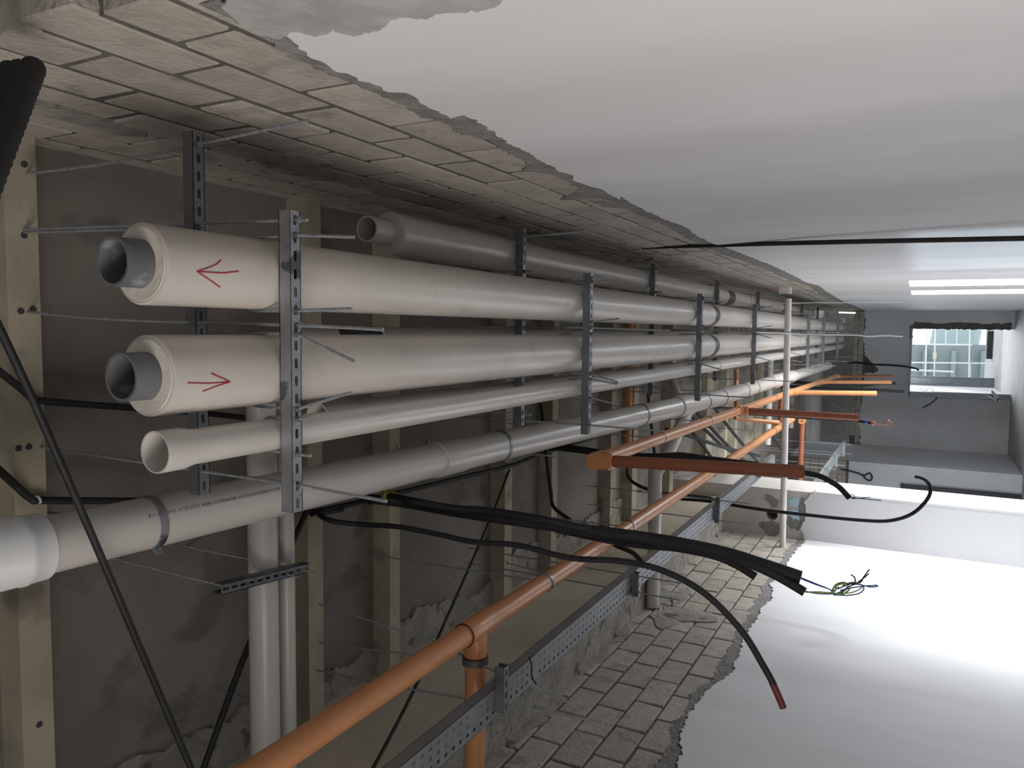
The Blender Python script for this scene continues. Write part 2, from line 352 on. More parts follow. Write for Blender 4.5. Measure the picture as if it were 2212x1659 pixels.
for (px, py, a, b_) in ((1160, 1540, .5, .1), (1280, 1420, .35, .09), (1330, 1370, .3, .1), (1200, 1480, .4, .07), (1450, 1335, .25, .16), (1490, 1330, .2, .2), (1430, 1290, .25, .09), (1560, 1160, .5, .07), (1470, 1290, .3, .06)):
    c = at(px, py, X=XL); n = 14
    pp = [Vector((XL, c.y+math.cos(2*PI*i/n)*a*rb.uniform(.55, 1.2), c.z+math.sin(2*PI*i/n)*b_*rb.uniform(.5, 1.2))) for i in range(n)]
    SMI = SMI+1 if 'SMI' in globals() else 0; MB().prism(pp, Vector((-.02, 0, 0)), Vector((.006+.0011*SMI, 0, 0))).build('mortar_smear', 'smear', wl)
for pl in ([(1423, 1309), (1423, 1318)], [(1434, 1309), (1434, 1317), (1441, 1319), (1442, 1309)], [(1491, 1321), (1491, 1328)], [(1542, 1333), (1547, 1333), (1547, 1338), (1544, 1343), (1550, 1343)], [(1279, 1429), (1279, 1435)]):
    MB().tube([at(px, py, X=XL+.003) for px, py in pl], .003, 5).build('pencil_mark', 'ink', wl)
beam = MB().box(-2.75, -3, ZB, XB, 9.34, ZS+.02).build('trim_1', 'beam'); tag(beam, 'deep beige edge beam above the left block wall', 'beam', kind='structure')
MB().prism([Vector((x, y, ZB)) for y, x in ragged([(2.3, -2.0), (4, -2.01), (5, -2.0), (6.5, -2.01), (9.2, -2.0)], .06, .008, rs)]+[Vector((-2.42, 9.2, ZB)), Vector((-2.42, 2.3, ZB))], Vector((0, 0, .01)), Vector((0, 0, -.006))).build('mortar_bed', 'smear', beam)
# pillar with a round hole
YC = 9.34; XC = -1.83
core = MB().box(-2.6, YC, 0, XC, 10.05, ZS).build('pillar', 'column')
hp = at(1667, 1112, Y=YC); cut = MB().lathe(hp+Vector((0, -.1, 0)), (0, 1, 0), [(0, .0005), (0, .066), (.5, .066), (.5, .0005)], 24).build('cutter', 'ink')
bo = core.modifiers.new('b', 'BOOLEAN'); bo.object = cut; bo.operation = 'DIFFERENCE'; bo.solver = 'EXACT'
dg = bpy.context.evaluated_depsgraph_get(); me = bpy.data.meshes.new_from_object(core.evaluated_get(dg)); core.modifiers.clear(); core.data = me
bpy.data.objects.remove(cut); core.data.materials.clear(); core.data.materials.append(MATS['column'])
tag(core, 'concrete pillar with round hole, white plaster on its lower half', 'pillar', kind='structure')
pz = [(XC-.57, 1.10+H), (XC-.42, 1.13+H), (XC-.25, 1.07+H), (XC-.1, 1.1+H), (XC-.001, 1.02+H)]
pp = [Vector((x, YC, z)) for x, z in ragged(pz, .02, .012, rr)]+[Vector((XC-.001, YC, 0)), Vector((XC-.57, YC, 0))]
MB().prism(pp, Vector((0, .01, 0)), Vector((0, -.015, 0))).build('plaster_coat', 'plaster', core)
pz = [(YC-.0165, 1.02+H), (9.5, .98+H), (9.65, .86+H), (9.8, .84+H), (10.06, .9+H)]
pp = [Vector((XC, y, z)) for y, z in ragged(pz, .03, .02, rr)]+[Vector((XC, 10.06, 0)), Vector((XC, YC-.0165, 0))]
MB().prism(pp, Vector((-.01, 0, 0)), Vector((.016, 0, 0))).build('plaster_coat', 'plaster', core)
for c, a, b_, m_ in (((-1.97, 1.2), .07, .1, 'blue_paint'), ((-2.1, 1.19), .07, .09, 'blue_paint'), ((-2.2, 1.2), .1, .09, 'undercoat'), ((-2.05, 1.12), .16, .05, 'undercoat'), ((-2.3, 1.45), .1, .15, 'undercoat')):
    n = 14; pp = [Vector((c[0]+math.cos(2*PI*i/n)*a*rb.uniform(.6, 1.2), YC, c[1]+H+math.sin(2*PI*i/n)*b_*rb.uniform(.6, 1.2))) for i in range(n)]
    MB().prism(pp, Vector((0, .01, 0)), Vector((0, -.004-rb.uniform(0, .004), 0))).build('paint_patch' if m_ == 'blue_paint' else 'mortar_smear', m_, core)

# ---------------------------------------------------------------- far end of the corridor
W = MB(); zt = 1.6+H
DX0, DX1, DZ = -1.5, .14, .18+H
W.box(-3.0, YE, DZ, .75, YE+.2, zt); W.box(-3.0, YE, 0, DX0, YE+.2, DZ); W.box(DX1, YE, 0, .75, YE+.2, DZ)
we = W.build('wall_end', 'mortar'); tag(we, 'grey end wall with a tall rough doorway', 'wall', kind='structure')
rr2 = random.Random(4)
top = ragged([(.62, 1.34), (.3, 1.33), (0, 1.36), (-.55, 1.30), (-.9, 1.0), (-1.0, .96), (-1.05, 1.28), (-1.8, 1.33), (-2.4, 1.38), (-3.0, 1.3)], .06, .025, rr2)
pp = [Vector((x, YE, z+H)) for x, z in top]+[Vector((-3.0, YE, DZ)), Vector((.62, YE, DZ))]
MB().prism(pp, Vector((0, .02, 0)), Vector((0, -.015, 0))).build('plaster_coat', 'plaster_grey', we)
MB().box(-3.0, YE-.015, 0, DX0, YE+.02, DZ).build('plaster_coat', 'plaster_grey', we); MB().box(DX1, YE-.015, 0, .62, YE+.02, DZ).build('plaster_coat', 'plaster_grey', we)
pt = ragged([(.14, -2.0), (.14, .18), (-.1, .18), (-.12, .24), (.2, .27), (.33, .1), (.29, -.4), (.32, -.9), (.27, -1.5), (.3, -2.0)], .07, .02, rr2)
MB().prism([Vector((x, YE-.015, z+H)) for x, z in pt], Vector((0, .01, 0)), Vector((0, -.006, 0))).build('bare_patch', 'dark_patch', we)
for i in range(9):
    for k in range(2):
        x = -2.98+i*.4+(.2 if k else 0); MB().box(x+.006, YE-.006, 1.34+H+k*.13+.006, min(x+.394, .6), YE+.02, 1.34+H+k*.13+.124).build('block', 'block', we)
f = MB(); f.box(DX0-.13, YE-.05, 0, DX0, YE+.22, DZ+.02); f.box(DX0-.13, YE-.05, DZ, DX1+.05, YE+.22, DZ+.04)
o = f.build('door_1', 'galv_dark'); tag(o, 'rough doorway at the corridor end', 'door', kind='structure')
o = MB().box(-5, 10.05, 0, -4.6, 20, ZS).build('wall_recess', 'plaster_grey'); tag(o, 'shaded wall of the side recess beyond the pillar', 'wall', kind='structure')
wf = MB().box(-4.6, 19.6, 0, -3.0, YE, ZS).build('wall_far', 'plaster_grey'); tag(wf, 'dim far left wall behind the white pillar', 'wall', kind='structure')
for k in range(5):
    for i in range(4):
        x = -4.55+i*.4+(.2 if k % 2 else 0); MB().box(x+.006, 19.58, 1.42+H+k*.2, min(x+.394, -3.0), 19.62, 1.42+H+k*.2+.188).build('block', 'block', wf)
MB().box(-4.6, 19.585, 1.36+H, -2.99, 19.61, ZS).build('bare_patch', 'dark_patch', wf)
o = MB().box(-4.3, 19.52, 0, -3.42, 19.6, .25+H).build('door_2', 'navy'); tag(o, 'dark navy panel standing in for the unlit doorway in the far left wall', 'door', kind='structure')  # darkness of the open doorway painted as a solid panel
o = MB().box(-5, 26.5, zt-.2, .76, 26.7, ZS).build('wall_void', 'dark_patch'); tag(o, 'dark wall standing in for the unlit void above the end wall', 'wall', kind='structure')  # dark colour put in for the darkness of the space beyond
# room beyond the doorway
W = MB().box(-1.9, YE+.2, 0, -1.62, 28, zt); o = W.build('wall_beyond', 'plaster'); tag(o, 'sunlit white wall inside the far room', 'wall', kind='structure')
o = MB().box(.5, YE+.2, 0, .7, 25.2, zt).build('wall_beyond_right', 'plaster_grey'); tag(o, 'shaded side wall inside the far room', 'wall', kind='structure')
o = MB().box(-1.9, YE+.2, zt-.4, .7, 26.5, zt-.25).build('ceiling_beyond', 'plaster_grey'); tag(o, 'ceiling of the far room', 'ceiling', kind='structure')
fx = at(2040, 744, Y=46).x; f = MB().box(-12, 46, -6, fx, 47, 6)
for k in range(5): f.box(-12, 45.6, -3.5+k*1.3, fx-.3, 46, -3.3+k*1.3)
o = f.build('facade', 'teal_facade'); tag(o, 'pale green building facade seen through the doorway', 'building')
hz = at(2012, 730, Y=90); o = MB().tube(smoothpath([(hz.x-20, 92, hz.z-4), (hz.x-6, 92, hz.z-1.6), (hz.x, 92, hz.z-2.2), (hz.x+5, 92, hz.z-3), (hz.x+16, 92, hz.z-5)], 5), 2.2, 8).build('hillside', 'hill'); tag(o, 'hazy pale hill beyond the scaffold', 'hill')
o = MB().box(-1.62, 27.75, 0, -1.38, 27.95, zt).box(-1.38, 27.8, 0, -1.33, 27.9, zt).build('trim_2', 'galv_dark'); tag(o, 'dark frame edge at the far side of the bright room', 'frame', kind='structure')
sc = empty('scaffold', (0, 28.6, 0), 'white scaffold frame outside the far doorway', 'scaffold')
def scaf(a, b, r=.022): MB().tube([at(*a, Y=28.6), at(*b, Y=28.6)], r, 8).build('tube', 'scaffold', sc, True)
for x in (2002, 2021, 2096): scaf((x, 700), (x-3, 822))
for x in (2044, 2068): scaf((x, 700), (x-1, 744), .014)
for y in (709, 743, 783): scaf((1960, y), (2152 if y != 743 else 2100, y+2))
scaf((1965, 799), (2060, 803), .03); scaf((2096, 787), (2096, 850), .02)
p = at(2019, 768, Y=28.55); o = MB().box(p.x-.1, 28.5, p.z-.05, p.x+.1, 28.56, p.z+.05).build('paper_tag', 'foam', sc); part(o, 'cream paper tag')
a = at(2128, 716, Z=-H); b = at(2142, 775, Z=-H)
bb = MB().box(min(a.x, b.x), b.y-.3, 0.0, max(a.x, b.x), b.y+.1, .16).build('speaker_box', 'black'); tag(bb, 'low black box on the floor inside the far doorway', 'box')
o = MB()
for (c0, c1) in (((2140, 842), (2158, 858)), ((2134, 856), (2160, 866)), ((2142, 846), (2156, 866))):
    q0 = at(*c0, Y=22.66); q1 = at(*c1, Y=22.66); d = (q1-q0)/2; o.obox((q0+q1)/2, d, Vector((0, .1, 0)), d.cross(Vector((0, 1, 0))).normalized()*.018)
o = o.build('metal_bracket', 'pvc_white'); tag(o, 'bent white metal bracket at the foot of the far doorway jamb', 'bracket')
o = MB().tube(smoothpath([at(px, py, Y=YE-.05) for px, py in ((1830, 785), (1850, 783), (1875, 787), (1900, 788), (1940, 790), (1975, 795), (1985, 800))]), .022, 8).build('cable_bundle', 'black', None, True); tag(o, 'black cable bundle running across the end wall into the doorway', 'cable')
o = MB().tube(smoothpath([at(px, py, Y=YE-.03) for px, py in ((1994, 880), (2010, 872), (2022, 862), (2026, 855))]), .013, 8).build('cable', 'black', None, True); tag(o, 'short black cable curving beside the far doorway jamb', 'cable')
o = MB().tube(smoothpath([at(px, py, Y=YE+.6) for px, py in ((1968, 840), (1985, 840), (2000, 845), (2006, 850), (2014, 848), (2014, 840), (2006, 839), (2000, 845))]), .008, 6).build('cable', 'black', None, True); tag(o, 'thin looped wire hanging in the bright doorway', 'cable')

# ---------------------------------------------------------------- pipes
def axis_y(px, py, Z): return at(px, py, Z=Z).y
class Pipe: pass
def straight(ang, R, r, y0, y1):
    p = Pipe(); p.x = R*math.sin(math.radians(ang)); p.z = R*math.cos(math.radians(ang))+H; p.r = r; p.y0 = y0; p.y1 = y1; return p
def insulated(p, inner, stub, gaps, name, label, inner_mat, core_mat='foam', seams=()):
    # dark bare collars show wherever two lengths of insulation stop short of each other
    e = empty(name, (p.x, p.y0, p.z), label, 'pipe')
    L = p.y1-p.y0
    MB().lathe((p.x, p.y0-stub, p.z), (0, 1, 0), [(.9, inner-.007), (0, inner-.007), (0, inner), (L+stub, inner)], 32).build('pipe', inner_mat, e, True)
    ys = [p.y0]+[v for g in gaps for v in g]+[p.y1]
    for i in range(0, len(ys), 2):
        a, b = ys[i], ys[i+1]
        MB().lathe((p.x, a, p.z), (0, 1, 0), [(.004, inner-.001), (0, p.r-.006), (.004, p.r), (b-a-.003, p.r), (b-a, p.r-.004), (b-a, inner)], 40).build('insulation', 'jacket', e, True)
        if i: MB().lathe((p.x, ys[i-1]-.01, p.z), (0, 1, 0), [(0, inner), (0, p.r-.008), (a-ys[i-1]+.02, p.r-.008), (a-ys[i-1]+.02, inner)], 36).build('collar', 'black_pipe', e, True)
        MB().lathe((p.x, a-.002, p.z), (0, 1, 0), [(.006, p.r-.008), (.0, p.r-.01), (.0, inner+.0005), (.006, inner+.0005)], 40).build('foam_end', core_mat if i == 0 else 'black_pipe', e, True)
    for y in seams:
        MB().lathe((p.x, y, p.z), (0, 1, 0), [(0, p.r-.001), (0, p.r+.003), (.012, p.r+.003), (.012, p.r-.001)], 40).build('seam', 'grey_pipe', e, True)
    return e
PA = straight(5.15, 1.687, .1, axis_y(303, 570, 1.68), 19.6)
PB = straight(-4.15, 1.686, .1015, axis_y(318, 815, 1.68), 19.6)
gA = axis_y(1553, 690, 1.58); gB = axis_y(1552, 745, 1.58)
eA = insulated(PA, .059, PA.y0-axis_y(243, 566, 1.68), [(gA-.1, gA+.06), (12.2, 12.24)], 'insulated_pipe', 'big off-white insulated pipe marked with a red arrow pointing to its open end', 'grey_pipe')
eB = insulated(PB, .059, PB.y0-axis_y(262, 816, 1.68), [(gB-.1, gB+.06), (12.2, 12.24)], 'insulated_pipe', 'big off-white insulated pipe whose red arrow points away from its open end', 'grey_pipe')
PC = straight(11.4, 2.06, .09, axis_y(838, 504, 2.02), 17.0)
gC = axis_y(1575, 640, 1.95)
eC = insulated(PC, .054, PC.y0-axis_y(792, 497, 2.02), [(gC-.05, gC+.28), (12.9, 13.1)], 'insulated_pipe', 'upper insulated pipe close to the right wall with a pale bare pipe end', 'pvc', 'jacket', (10.2,))
PG = straight(-.85, 1.966, .036, 1.0, 16)
gy = axis_y(722, 705, 1.96); gy2 = axis_y(818, 705, 1.96)
PG.y0 = 2.02
eG = insulated(PG, .02, .02, [(gy, gy2)], 'insulated_pipe', 'thin insulated pipe above the gap between the two big pipes', 'black_pipe')
PD = straight(-10.6, 1.654, .0455, axis_y(335, 978, 1.625), 19.6)
e = empty('drain_pipe', (PD.x, PD.y0, PD.z), 'white plastic pipe with a belled open end beside the arrowed pipes', 'pipe')
bell = axis_y(425, 965, 1.58)-PD.y0; L = PD.y1-PD.y0
MB().lathe((PD.x, PD.y0, PD.z), (0, 1, 0), [(.6, .041), (bell+.02, .041), (bell, .048), (.003, .048), (0, .0485), (.0, .052), (.003, .0525), (bell-.015, .0525), (bell+.02, .0455), (L, .0455)], 36).build('pipe', 'pvc', e, True)
yj = axis_y(1557, 790, 1.58); MB().lathe((PD.x, yj, PD.z), (0, 1, 0), [(0, .045), (0, .049), (.09, .049), (.09, .045)], 32).build('coupling', 'pvc', e, True)
PE = straight(-9.4, 2.0, .045, axis_y(684, 886, 1.975), 17)
e = empty('drain_pipe', (PE.x, PE.y0, PE.z), 'white plastic pipe on the upper hangers, its open end beside the near channel', 'pipe')
MB().lathe((PE.x, PE.y0, PE.z), (0, 1, 0), [(.5, .04), (.12, .04), (.1, .046), (0, .046), (0, .052), (.17, .052), (.2, .045), (PE.y1-PE.y0, .045)], 32).build('pipe', 'pvc', e, True)
# sloping drain F
f0 = Vector((-.632, 1.0, 2.225+H)); f8 = Vector((-.665, 8.0, 1.775+H)); fd = (f8-f0).normalized(); RF = .084
fe = Vector((-.70, 18.0, 1.74+H)); ge = (fe-f8).normalized()
def onF(px, guess):                            # distance along F whose axis projects at image column px
    lo, hi = -.5, 24
    for _ in range(50):
        m = (lo+hi)/2; q = f0+fd*m; c = Vector((q.x, q.y, q.z-H)); x = CX+FPX*c.dot(e1)/c.dot(e3)
        if x < px: lo = m
        else: hi = m
    return lo
eF = empty('drain_main', f0, 'large white drain pipe with a grey strap, crossed by a black cable', 'pipe')
MB().lathe(f0, fd, [(0, RF), ((f8-f0).length, RF)], 40).build('pipe', 'pvc', eF, True); MB().lathe(f8, ge, [(-.005, RF), ((fe-f8).length, RF)], 40).build('pipe', 'pvc', eF, True)
MB().lathe(f8-fd*.1, fd, [(0, .083), (0, .093), (.2, .093), (.2, .083)], 40).build('coupling', 'pvc', eF, True)
t1 = onF(88, 0)
MB().lathe(f0, fd, [(-.3, .098), (t1-.075, .098), (t1-.07, .101), (t1-.055, .101), (t1-.05, .098), (t1, .096), (t1, .083)], 40).build('coupling', 'pvc_white', eF, True)
MB().lathe(f0+fd*.02+Vector((-.02, 0, -.093)), Vector((0, 0, -1)), [(0, .012), (.016, .011), (.018, .008), (.018, .001)], 14).build('stud', 'pvc_white', eF, True)
ts = onF(322, 0); MB().lathe(f0, fd, [(ts-.014, .0835), (ts-.014, .0875), (ts+.014, .0875), (ts+.014, .0835)], 40).build('strap', 'galv', eF, True)
MB().obox(f0+fd*ts+Vector((-.085, 0, -.035)), fd*.014, Vector((-.014, 0, -.004)), Vector((0, 0, .003))).build('strap_ear', 'galv', eF)
tc = onF(962, 0); MB().lathe(f0, fd, [(tc-.09, .083), (tc-.088, .0895), (tc+.12, .0895), (tc+.124, .083)], 40).build('coupling', 'pvc', eF, True)
for px in (1078, 1382, 1518):
    t = onF(px, 0); MB().lathe(f0, fd, [(t-.012, .0835), (t-.012, .088), (t+.012, .088), (t+.012, .0835)], 40).build('strap', 'galv_dark', eF, True)
for y in (9.0, 9.6): t = y-8; MB().lathe(f8, ge, [(t-.012, .0835), (t-.012, .088), (t+.012, .088), (t+.012, .0835)], 40).build('strap', 'galv_dark', eF, True)
for y in (11.2, 11.9, 12.6): t = y-8; MB().lathe(f8, ge, [(t-.12, .083), (t-.12, .097), (t+.12, .097), (t+.12, .083)], 40).build('fitting', 'pvc', eF, True)
for px in (1482,):
    t = onF(px, 0); MB().lathe(f0, fd, [(t-.28 if px == 1482 else t-.1, .083), (t-.27 if px == 1482 else t-.1, .096), (t+.1, .096), (t+.104, .083)], 40).build('fitting', 'pvc', eF, True)
for y in (1.62, 4.87, 6.6, 9.0, 11.5, 14, 16.5):
    q = f0+fd*((y-1.0)/fd.y) if y < 8 else f8+ge*((y-8)/ge.y)
    MB().tube([q+Vector((-.02, 0, RF)), Vector((q.x-.02, q.y-.03, ZS))], .0045, 8).build('hanger_rod', 'rod', eF)
# branches of F
def bent(name, mt, pts, r, label, parent=None, seg=24, n=4, collars=()):
    P = smoothpath(pts, n) if n > 1 else pts
    if parent is None:
        e_ = empty(name, Vector(pts[0]), label, 'pipe')
    else: e_ = parent
    MB().tube(P, r, seg).build('pipe', mt, e_, True)
    for c, d, rr_, l_ in collars:
        MB().lathe(Vector(c)-Vector(d).normalized()*l_/2, d, [(0, r-.001), (0, rr_), (l_, rr_), (l_, r-.001)], seg).build('coupling', mt, e_, True)
    return e_
b0 = f0+fd*onF(1492, 0); b1 = at(1440, 985, Z=1.9); b2 = at(1417, 1030, Z=1.93); b3 = at(1412, 1100, Z=1.97); b4 = at(1410, 1300, Z=1.965)
b4 = Vector((XL+.01, b4.y, b4.z)); b3 = Vector((b3.x, b4.y, b4.z)); b2 = Vector((b2.x, b4.y+.02, b4.z+.01))
eb = empty('branch_drain', b0, 'white drain branch dropping from the main pipe and entering the left block wall', 'pipe')
MB().tube([b0, b1, b2], .056, 24).build('pipe', 'pvc', eb, True); MB().tube(smoothpath([b1+(b2-b1)*.7, b2, b3], 6), .06, 24).build('elbow', 'pvc', eb, True); MB().tube([b3, b4], .056, 24).build('pipe', 'pvc', eb, True)
MB().lathe(b3, b4-b3, [(-.06, .057), (-.06, .063), (.05, .063), (.05, .057)], 24).build('coupling', 'pvc', eb, True)
c0 = f0+fd*onF(1472, 0); c1 = at(1450, 828, Z=2.12); c2 = at(1436, 800, Z=2.2); c2 = c1+(c1-c0)*.9
MB().tube([c0, c1, c2], .052, 24).build('branch', 'pvc', eF, True)
d = (c1-c0).normalized(); MB().lathe(c1-d*.07, d, [(0, .052), (0, .058), (.1, .058), (.1, .052)], 24).build('coupling', 'pvc', eF, True)
# two pipes crossing below the ceiling
def crosspipe(px_, w, y_hi, y_lo, Z, r, label, mt='pvc'):
    a = at(px_, y_hi, Z=Z); b = at(px_+3, y_lo, Z=Z); b.y = a.y
    b.x = max(b.x, XB+.02) if Z > 2.03 else b.x
    e = empty('cross_pipe', a, label, 'pipe'); MB().tube([a, b], r, 28).build('pipe', mt, e, True)
    for t in (.3, .8):
        q = a.lerp(b, t); MB().tube([q+Vector((0, 0, r-.005)), Vector((q.x, q.y, ZS))], .0045, 8).build('rod', 'rod', e)
    return e, a, b
e, q1, q2 = crosspipe(563, 60, 800, 1720, 2.42, .062, 'wider of two white pipes crossing the corridor under the ceiling')
e, q3, q4 = crosspipe(614, 35, 800, 1720, 2.42, .037, 'narrower of two white pipes crossing the corridor under the ceiling')
e, _, _ = crosspipe(1665, 13, 760, 1045, 2.3, .052, 'far white pipe crossing left of the white pole')
e, _, _ = crosspipe(1709, 13, 900, 1045, 2.3, .05, 'far white pipe crossing just behind the white pole')

# ---------------------------------------------------------------- channels, rods and clamps
RIMA = sorted(set([i*PI/6 for i in range(12)]))
def channel(mb, a, b, wdt=.041, hgt=.041, down=Vector((0, 0, -1)), pitch=.05, slot=(.0145, .0062)):
    a = Vector(a); b = Vector(b); d = (b-a); L = d.length; d.normalize(); s = d.cross(down).normalized()
    n = max(1, round(L/pitch)); pl = L/n; hl, hw = pl/2, wdt/2
    ca = math.atan2(hw, hl); angs = sorted([ca, PI-ca, PI+ca, 2*PI-ca]+[i*PI/6 for i in range(12)])
    for i in range(n):
        c = a+d*(i+.5)*pl; base = len(mb.v); m = len(angs)
        for t in angs:
            cx, sx = math.cos(t), math.sin(t); k = min(hl/abs(cx) if abs(cx) > 1e-6 else 9, hw/abs(sx) if abs(sx) > 1e-6 else 9)
            mb.v.append(tuple(c+d*cx*k+s*sx*k))
        for t in angs:
            cx, sx = math.cos(t), math.sin(t); x = cx*slot[1]+math.copysign(slot[0]-slot[1], cx)*(1 if abs(cx) > .01 else 0); mb.v.append(tuple(c+d*x+s*sx*slot[1]))
        for t in angs:
            cx, sx = math.cos(t), math.sin(t); x = cx*slot[1]+math.copysign(slot[0]-slot[1], cx)*(1 if abs(cx) > .01 else 0); mb.v.append(tuple(c+d*x+s*sx*slot[1]-down*.004))
        for j in range(m):
            k = (j+1) % m; mb.f.append((base+j, base+k, base+m+k, base+m+j)); mb.f.append((base+m+j, base+m+k, base+2*m+k, base+2*m+j))
    up = -down; mid = (a+b)/2
    for sg in (-1, 1):
        mb.obox(mid+s*sg*(wdt/2-.00125)+up*hgt/2, d*L/2, s*.00125, up*hgt/2)
        mb.obox(mid+s*sg*(wdt/2-.005)+up*(hgt-.00125), d*L/2, s*.005, up*.00125)
    return mb
def nut(mb, c, d=(0, 0, 1), r=.0095, h=.009): mb.lathe(Vector(c)-Vector(d)*h/2, d, [(0, .001), (0, r), (h, r), (h, .001)], 6); return mb
ZU, ZL = 1.885, 1.535                           # undersides of the upper and lower channels, from the lens
def hanger(Yc, ztop, x0, x1, label, rods, ub, mt='galv', skew=0.0, group=None):
    a = Vector((x0, Yc+skew, ztop+H)); b = Vector((x1, Yc-skew, ztop+H))
    e = empty('trapeze_hanger', (a+b)/2, label, 'hanger', group)
    channel(MB(), a, b).build('channel', mt, e)
    for pts in rods:
        MB().tube(pts, .0047, 8).build('rod', 'rod', e)
        for q in pts:
            if abs(q[2]-(ztop+H)) < .02:
                m = MB(); nut(m, Vector(q)+Vector((0, 0, -.006))); m.build('nut', 'galv', e)
    for (p, legs) in ub:
        zz = ztop+H; r = p.r+.004; pts = []
        la, lb = legs
        pts.append(Vector(la)); pts.append(Vector((p.x+r, Yc, zz)))
        for k in range(13):
            q = PI*k/12; pts.append(Vector((p.x+r*math.cos(q), Yc, p.z+r*math.sin(q))))
        pts.append(Vector((p.x-r, Yc, zz))); pts.append(Vector(lb))
        u = MB().tube(pts, .0045, 8).build('u_bolt', 'rod', e)
        for sg in (1, -1):
            m = MB(); nut(m, (p.x+sg*r, Yc, zz-.006), r=.009); o = m.build('nut', 'galv_dark'); o.parent = u
    return e
def rodpts(anchor, mid, tip, zt, Yt=None):
    a = at(*anchor, Z=2.6); m = at(*mid, Z=zt); out = [a, m]
    if tip: out.append(at(*tip, Y=Yt if Yt else m.y))
    return out
# near pair of hangers
yU1 = at(435, 700, Z=ZU).y; yL1 = at(640, 780, Z=ZL).y
def tipY(px, py, y): return at(px, py, Y=y)
hanger(yU1, ZU, at(428, 285, Z=ZU).x, at(440, 1068, Z=ZU).x, 'upper slotted channel hanger nearest the camera, above the arrowed pipes',
       [smoothpath([at(58, 375, Z=2.6), at(230, 353, Z=2.25), at(428, 312, Z=ZU), tipY(667, 260, yU1)], 5),
        [at(52, 502, Z=2.6), at(432, 491, Z=ZU), Vector((at(432, 491, Z=ZU).x, yU1, ZU+H-.03))]], [], 'galv_dark')
hanger(yL1, ZL, at(640, 456, Z=ZL).x, at(642, 1106, Z=ZL).x, 'scuffed slotted channel hanger nearest the camera, under the arrowed pipes',
       [[at(52, 502, Z=2.6)+Vector((.01, 0, 0)), at(642, 475, Z=ZL), tipY(664, 475, yL1)],
        smoothpath([at(60, 674, Z=2.6), at(250, 690, Z=2.2), at(644, 703, Z=ZL), tipY(828, 712, yL1)], 4),
        [at(88, 966, Z=2.6), at(438, 1018, Z=ZU), at(648, 1048, Z=ZL), tipY(835, 1083, yL1)]],
       [(PA, (tipY(765, 512, yL1), tipY(760, 667, yL1))), (PB, (tipY(766, 781, yL1), tipY(758, 848, yL1))), (PD, (tipY(670, 902, yL1), tipY(672, 985, yL1)))])
names_l = ['second', 'third', 'fourth', 'fifth', 'sixth', 'seventh', 'eighth', 'ninth']
LOW = [3.785, 6.12, 8.42, 10.75, 12.9, 15.09, 17.8]
for i, y in enumerate(LOW):
    x0, x1 = .197*ZL, -.358*ZL
    rj = random.Random(50+i)
    def leg(x, dx, l): return (x+dx, y+rj.uniform(-.02, .02), ZL+H-l)
    ub = [(p, (leg(p.x+p.r, (.03 if p is PA else -.04)*rj.uniform(-1, 1), .16), leg(p.x-p.r, .05*rj.uniform(-1, 1), .16))) for p in ((PA, PB, PD) if i < 4 else (PA, PB))]
    xm = (PA.x-PA.r+PB.x+PB.r)/2
    rods = [[(x0-.03, y, ZJ), (x0-.03, y, ZL+H), (x0-.03, y, ZL+H-.07)], [(xm, y-.05, ZJ), (xm, y, ZL+H), (xm-.01, y+.01, ZL+H-.42)], [(x1+.05, y-.04, ZJ), (x1+.05, y, ZL+H), (x1+.045, y, ZL+H-.4)]]
    hanger(y, ZL, x0, x1, 'lower channel hanger, %s one from the camera under the big pipes' % names_l[i], rods, ub, 'galv_dark' if i < 3 else 'tray', group='lower hangers')
UPP = [3.69, 6.0, 8.2, 10.5, 14.76, 17.16]
for i, y in enumerate(UPP):
    x0, x1 = .285*ZU, -.272*ZU
    rods = [[(x0-.04, y, ZJ), (x0-.04, y, ZU+H), (x0-.03, y, ZU+H-.35)], [(x1+.06, y, ZJ), (x1+.06, y, ZU+H), (x1+.06, y, ZU+H-.05)]]
    hanger(y, ZU, x0, x1, 'upper channel hanger, %s one from the camera under the pipe by the right wall' % names_l[i], rods, [(PC, ((PC.x+PC.r, y, ZU+H-.03), (PC.x-PC.r, y, ZU+H-.05)))] if i < 4 else [], 'galv_dark', group='upper hangers')
# skewed channel under the two crossing pipes
za = 2.42-.062-.043
a = at(478, 1274, Z=za); b = at(668, 1226, Z=za)
e = empty('channel_support', (a+b)/2, 'short skewed slotted channel under the two crossing white pipes', 'hanger'); channel(MB(), a, b, pitch=.045).build('channel', 'galv_dark', e)
for q, t in (((490, 1268), (240, 1205)), ((655, 1232), (400, 1180))):
    MB().tube([at(*q, Z=za), at(*t, Z=2.72)], .0047, 8).build('rod', 'rod', e)
MB().tube([at(650, 1232, Z=za), at(682, 1236, Z=za-.06)], .0047, 8).build('rod', 'rod', e); MB().tube([at(620, 1240, Z=za), at(648, 1248, Z=za-.06)], .0047, 8).build('rod', 'rod', e)

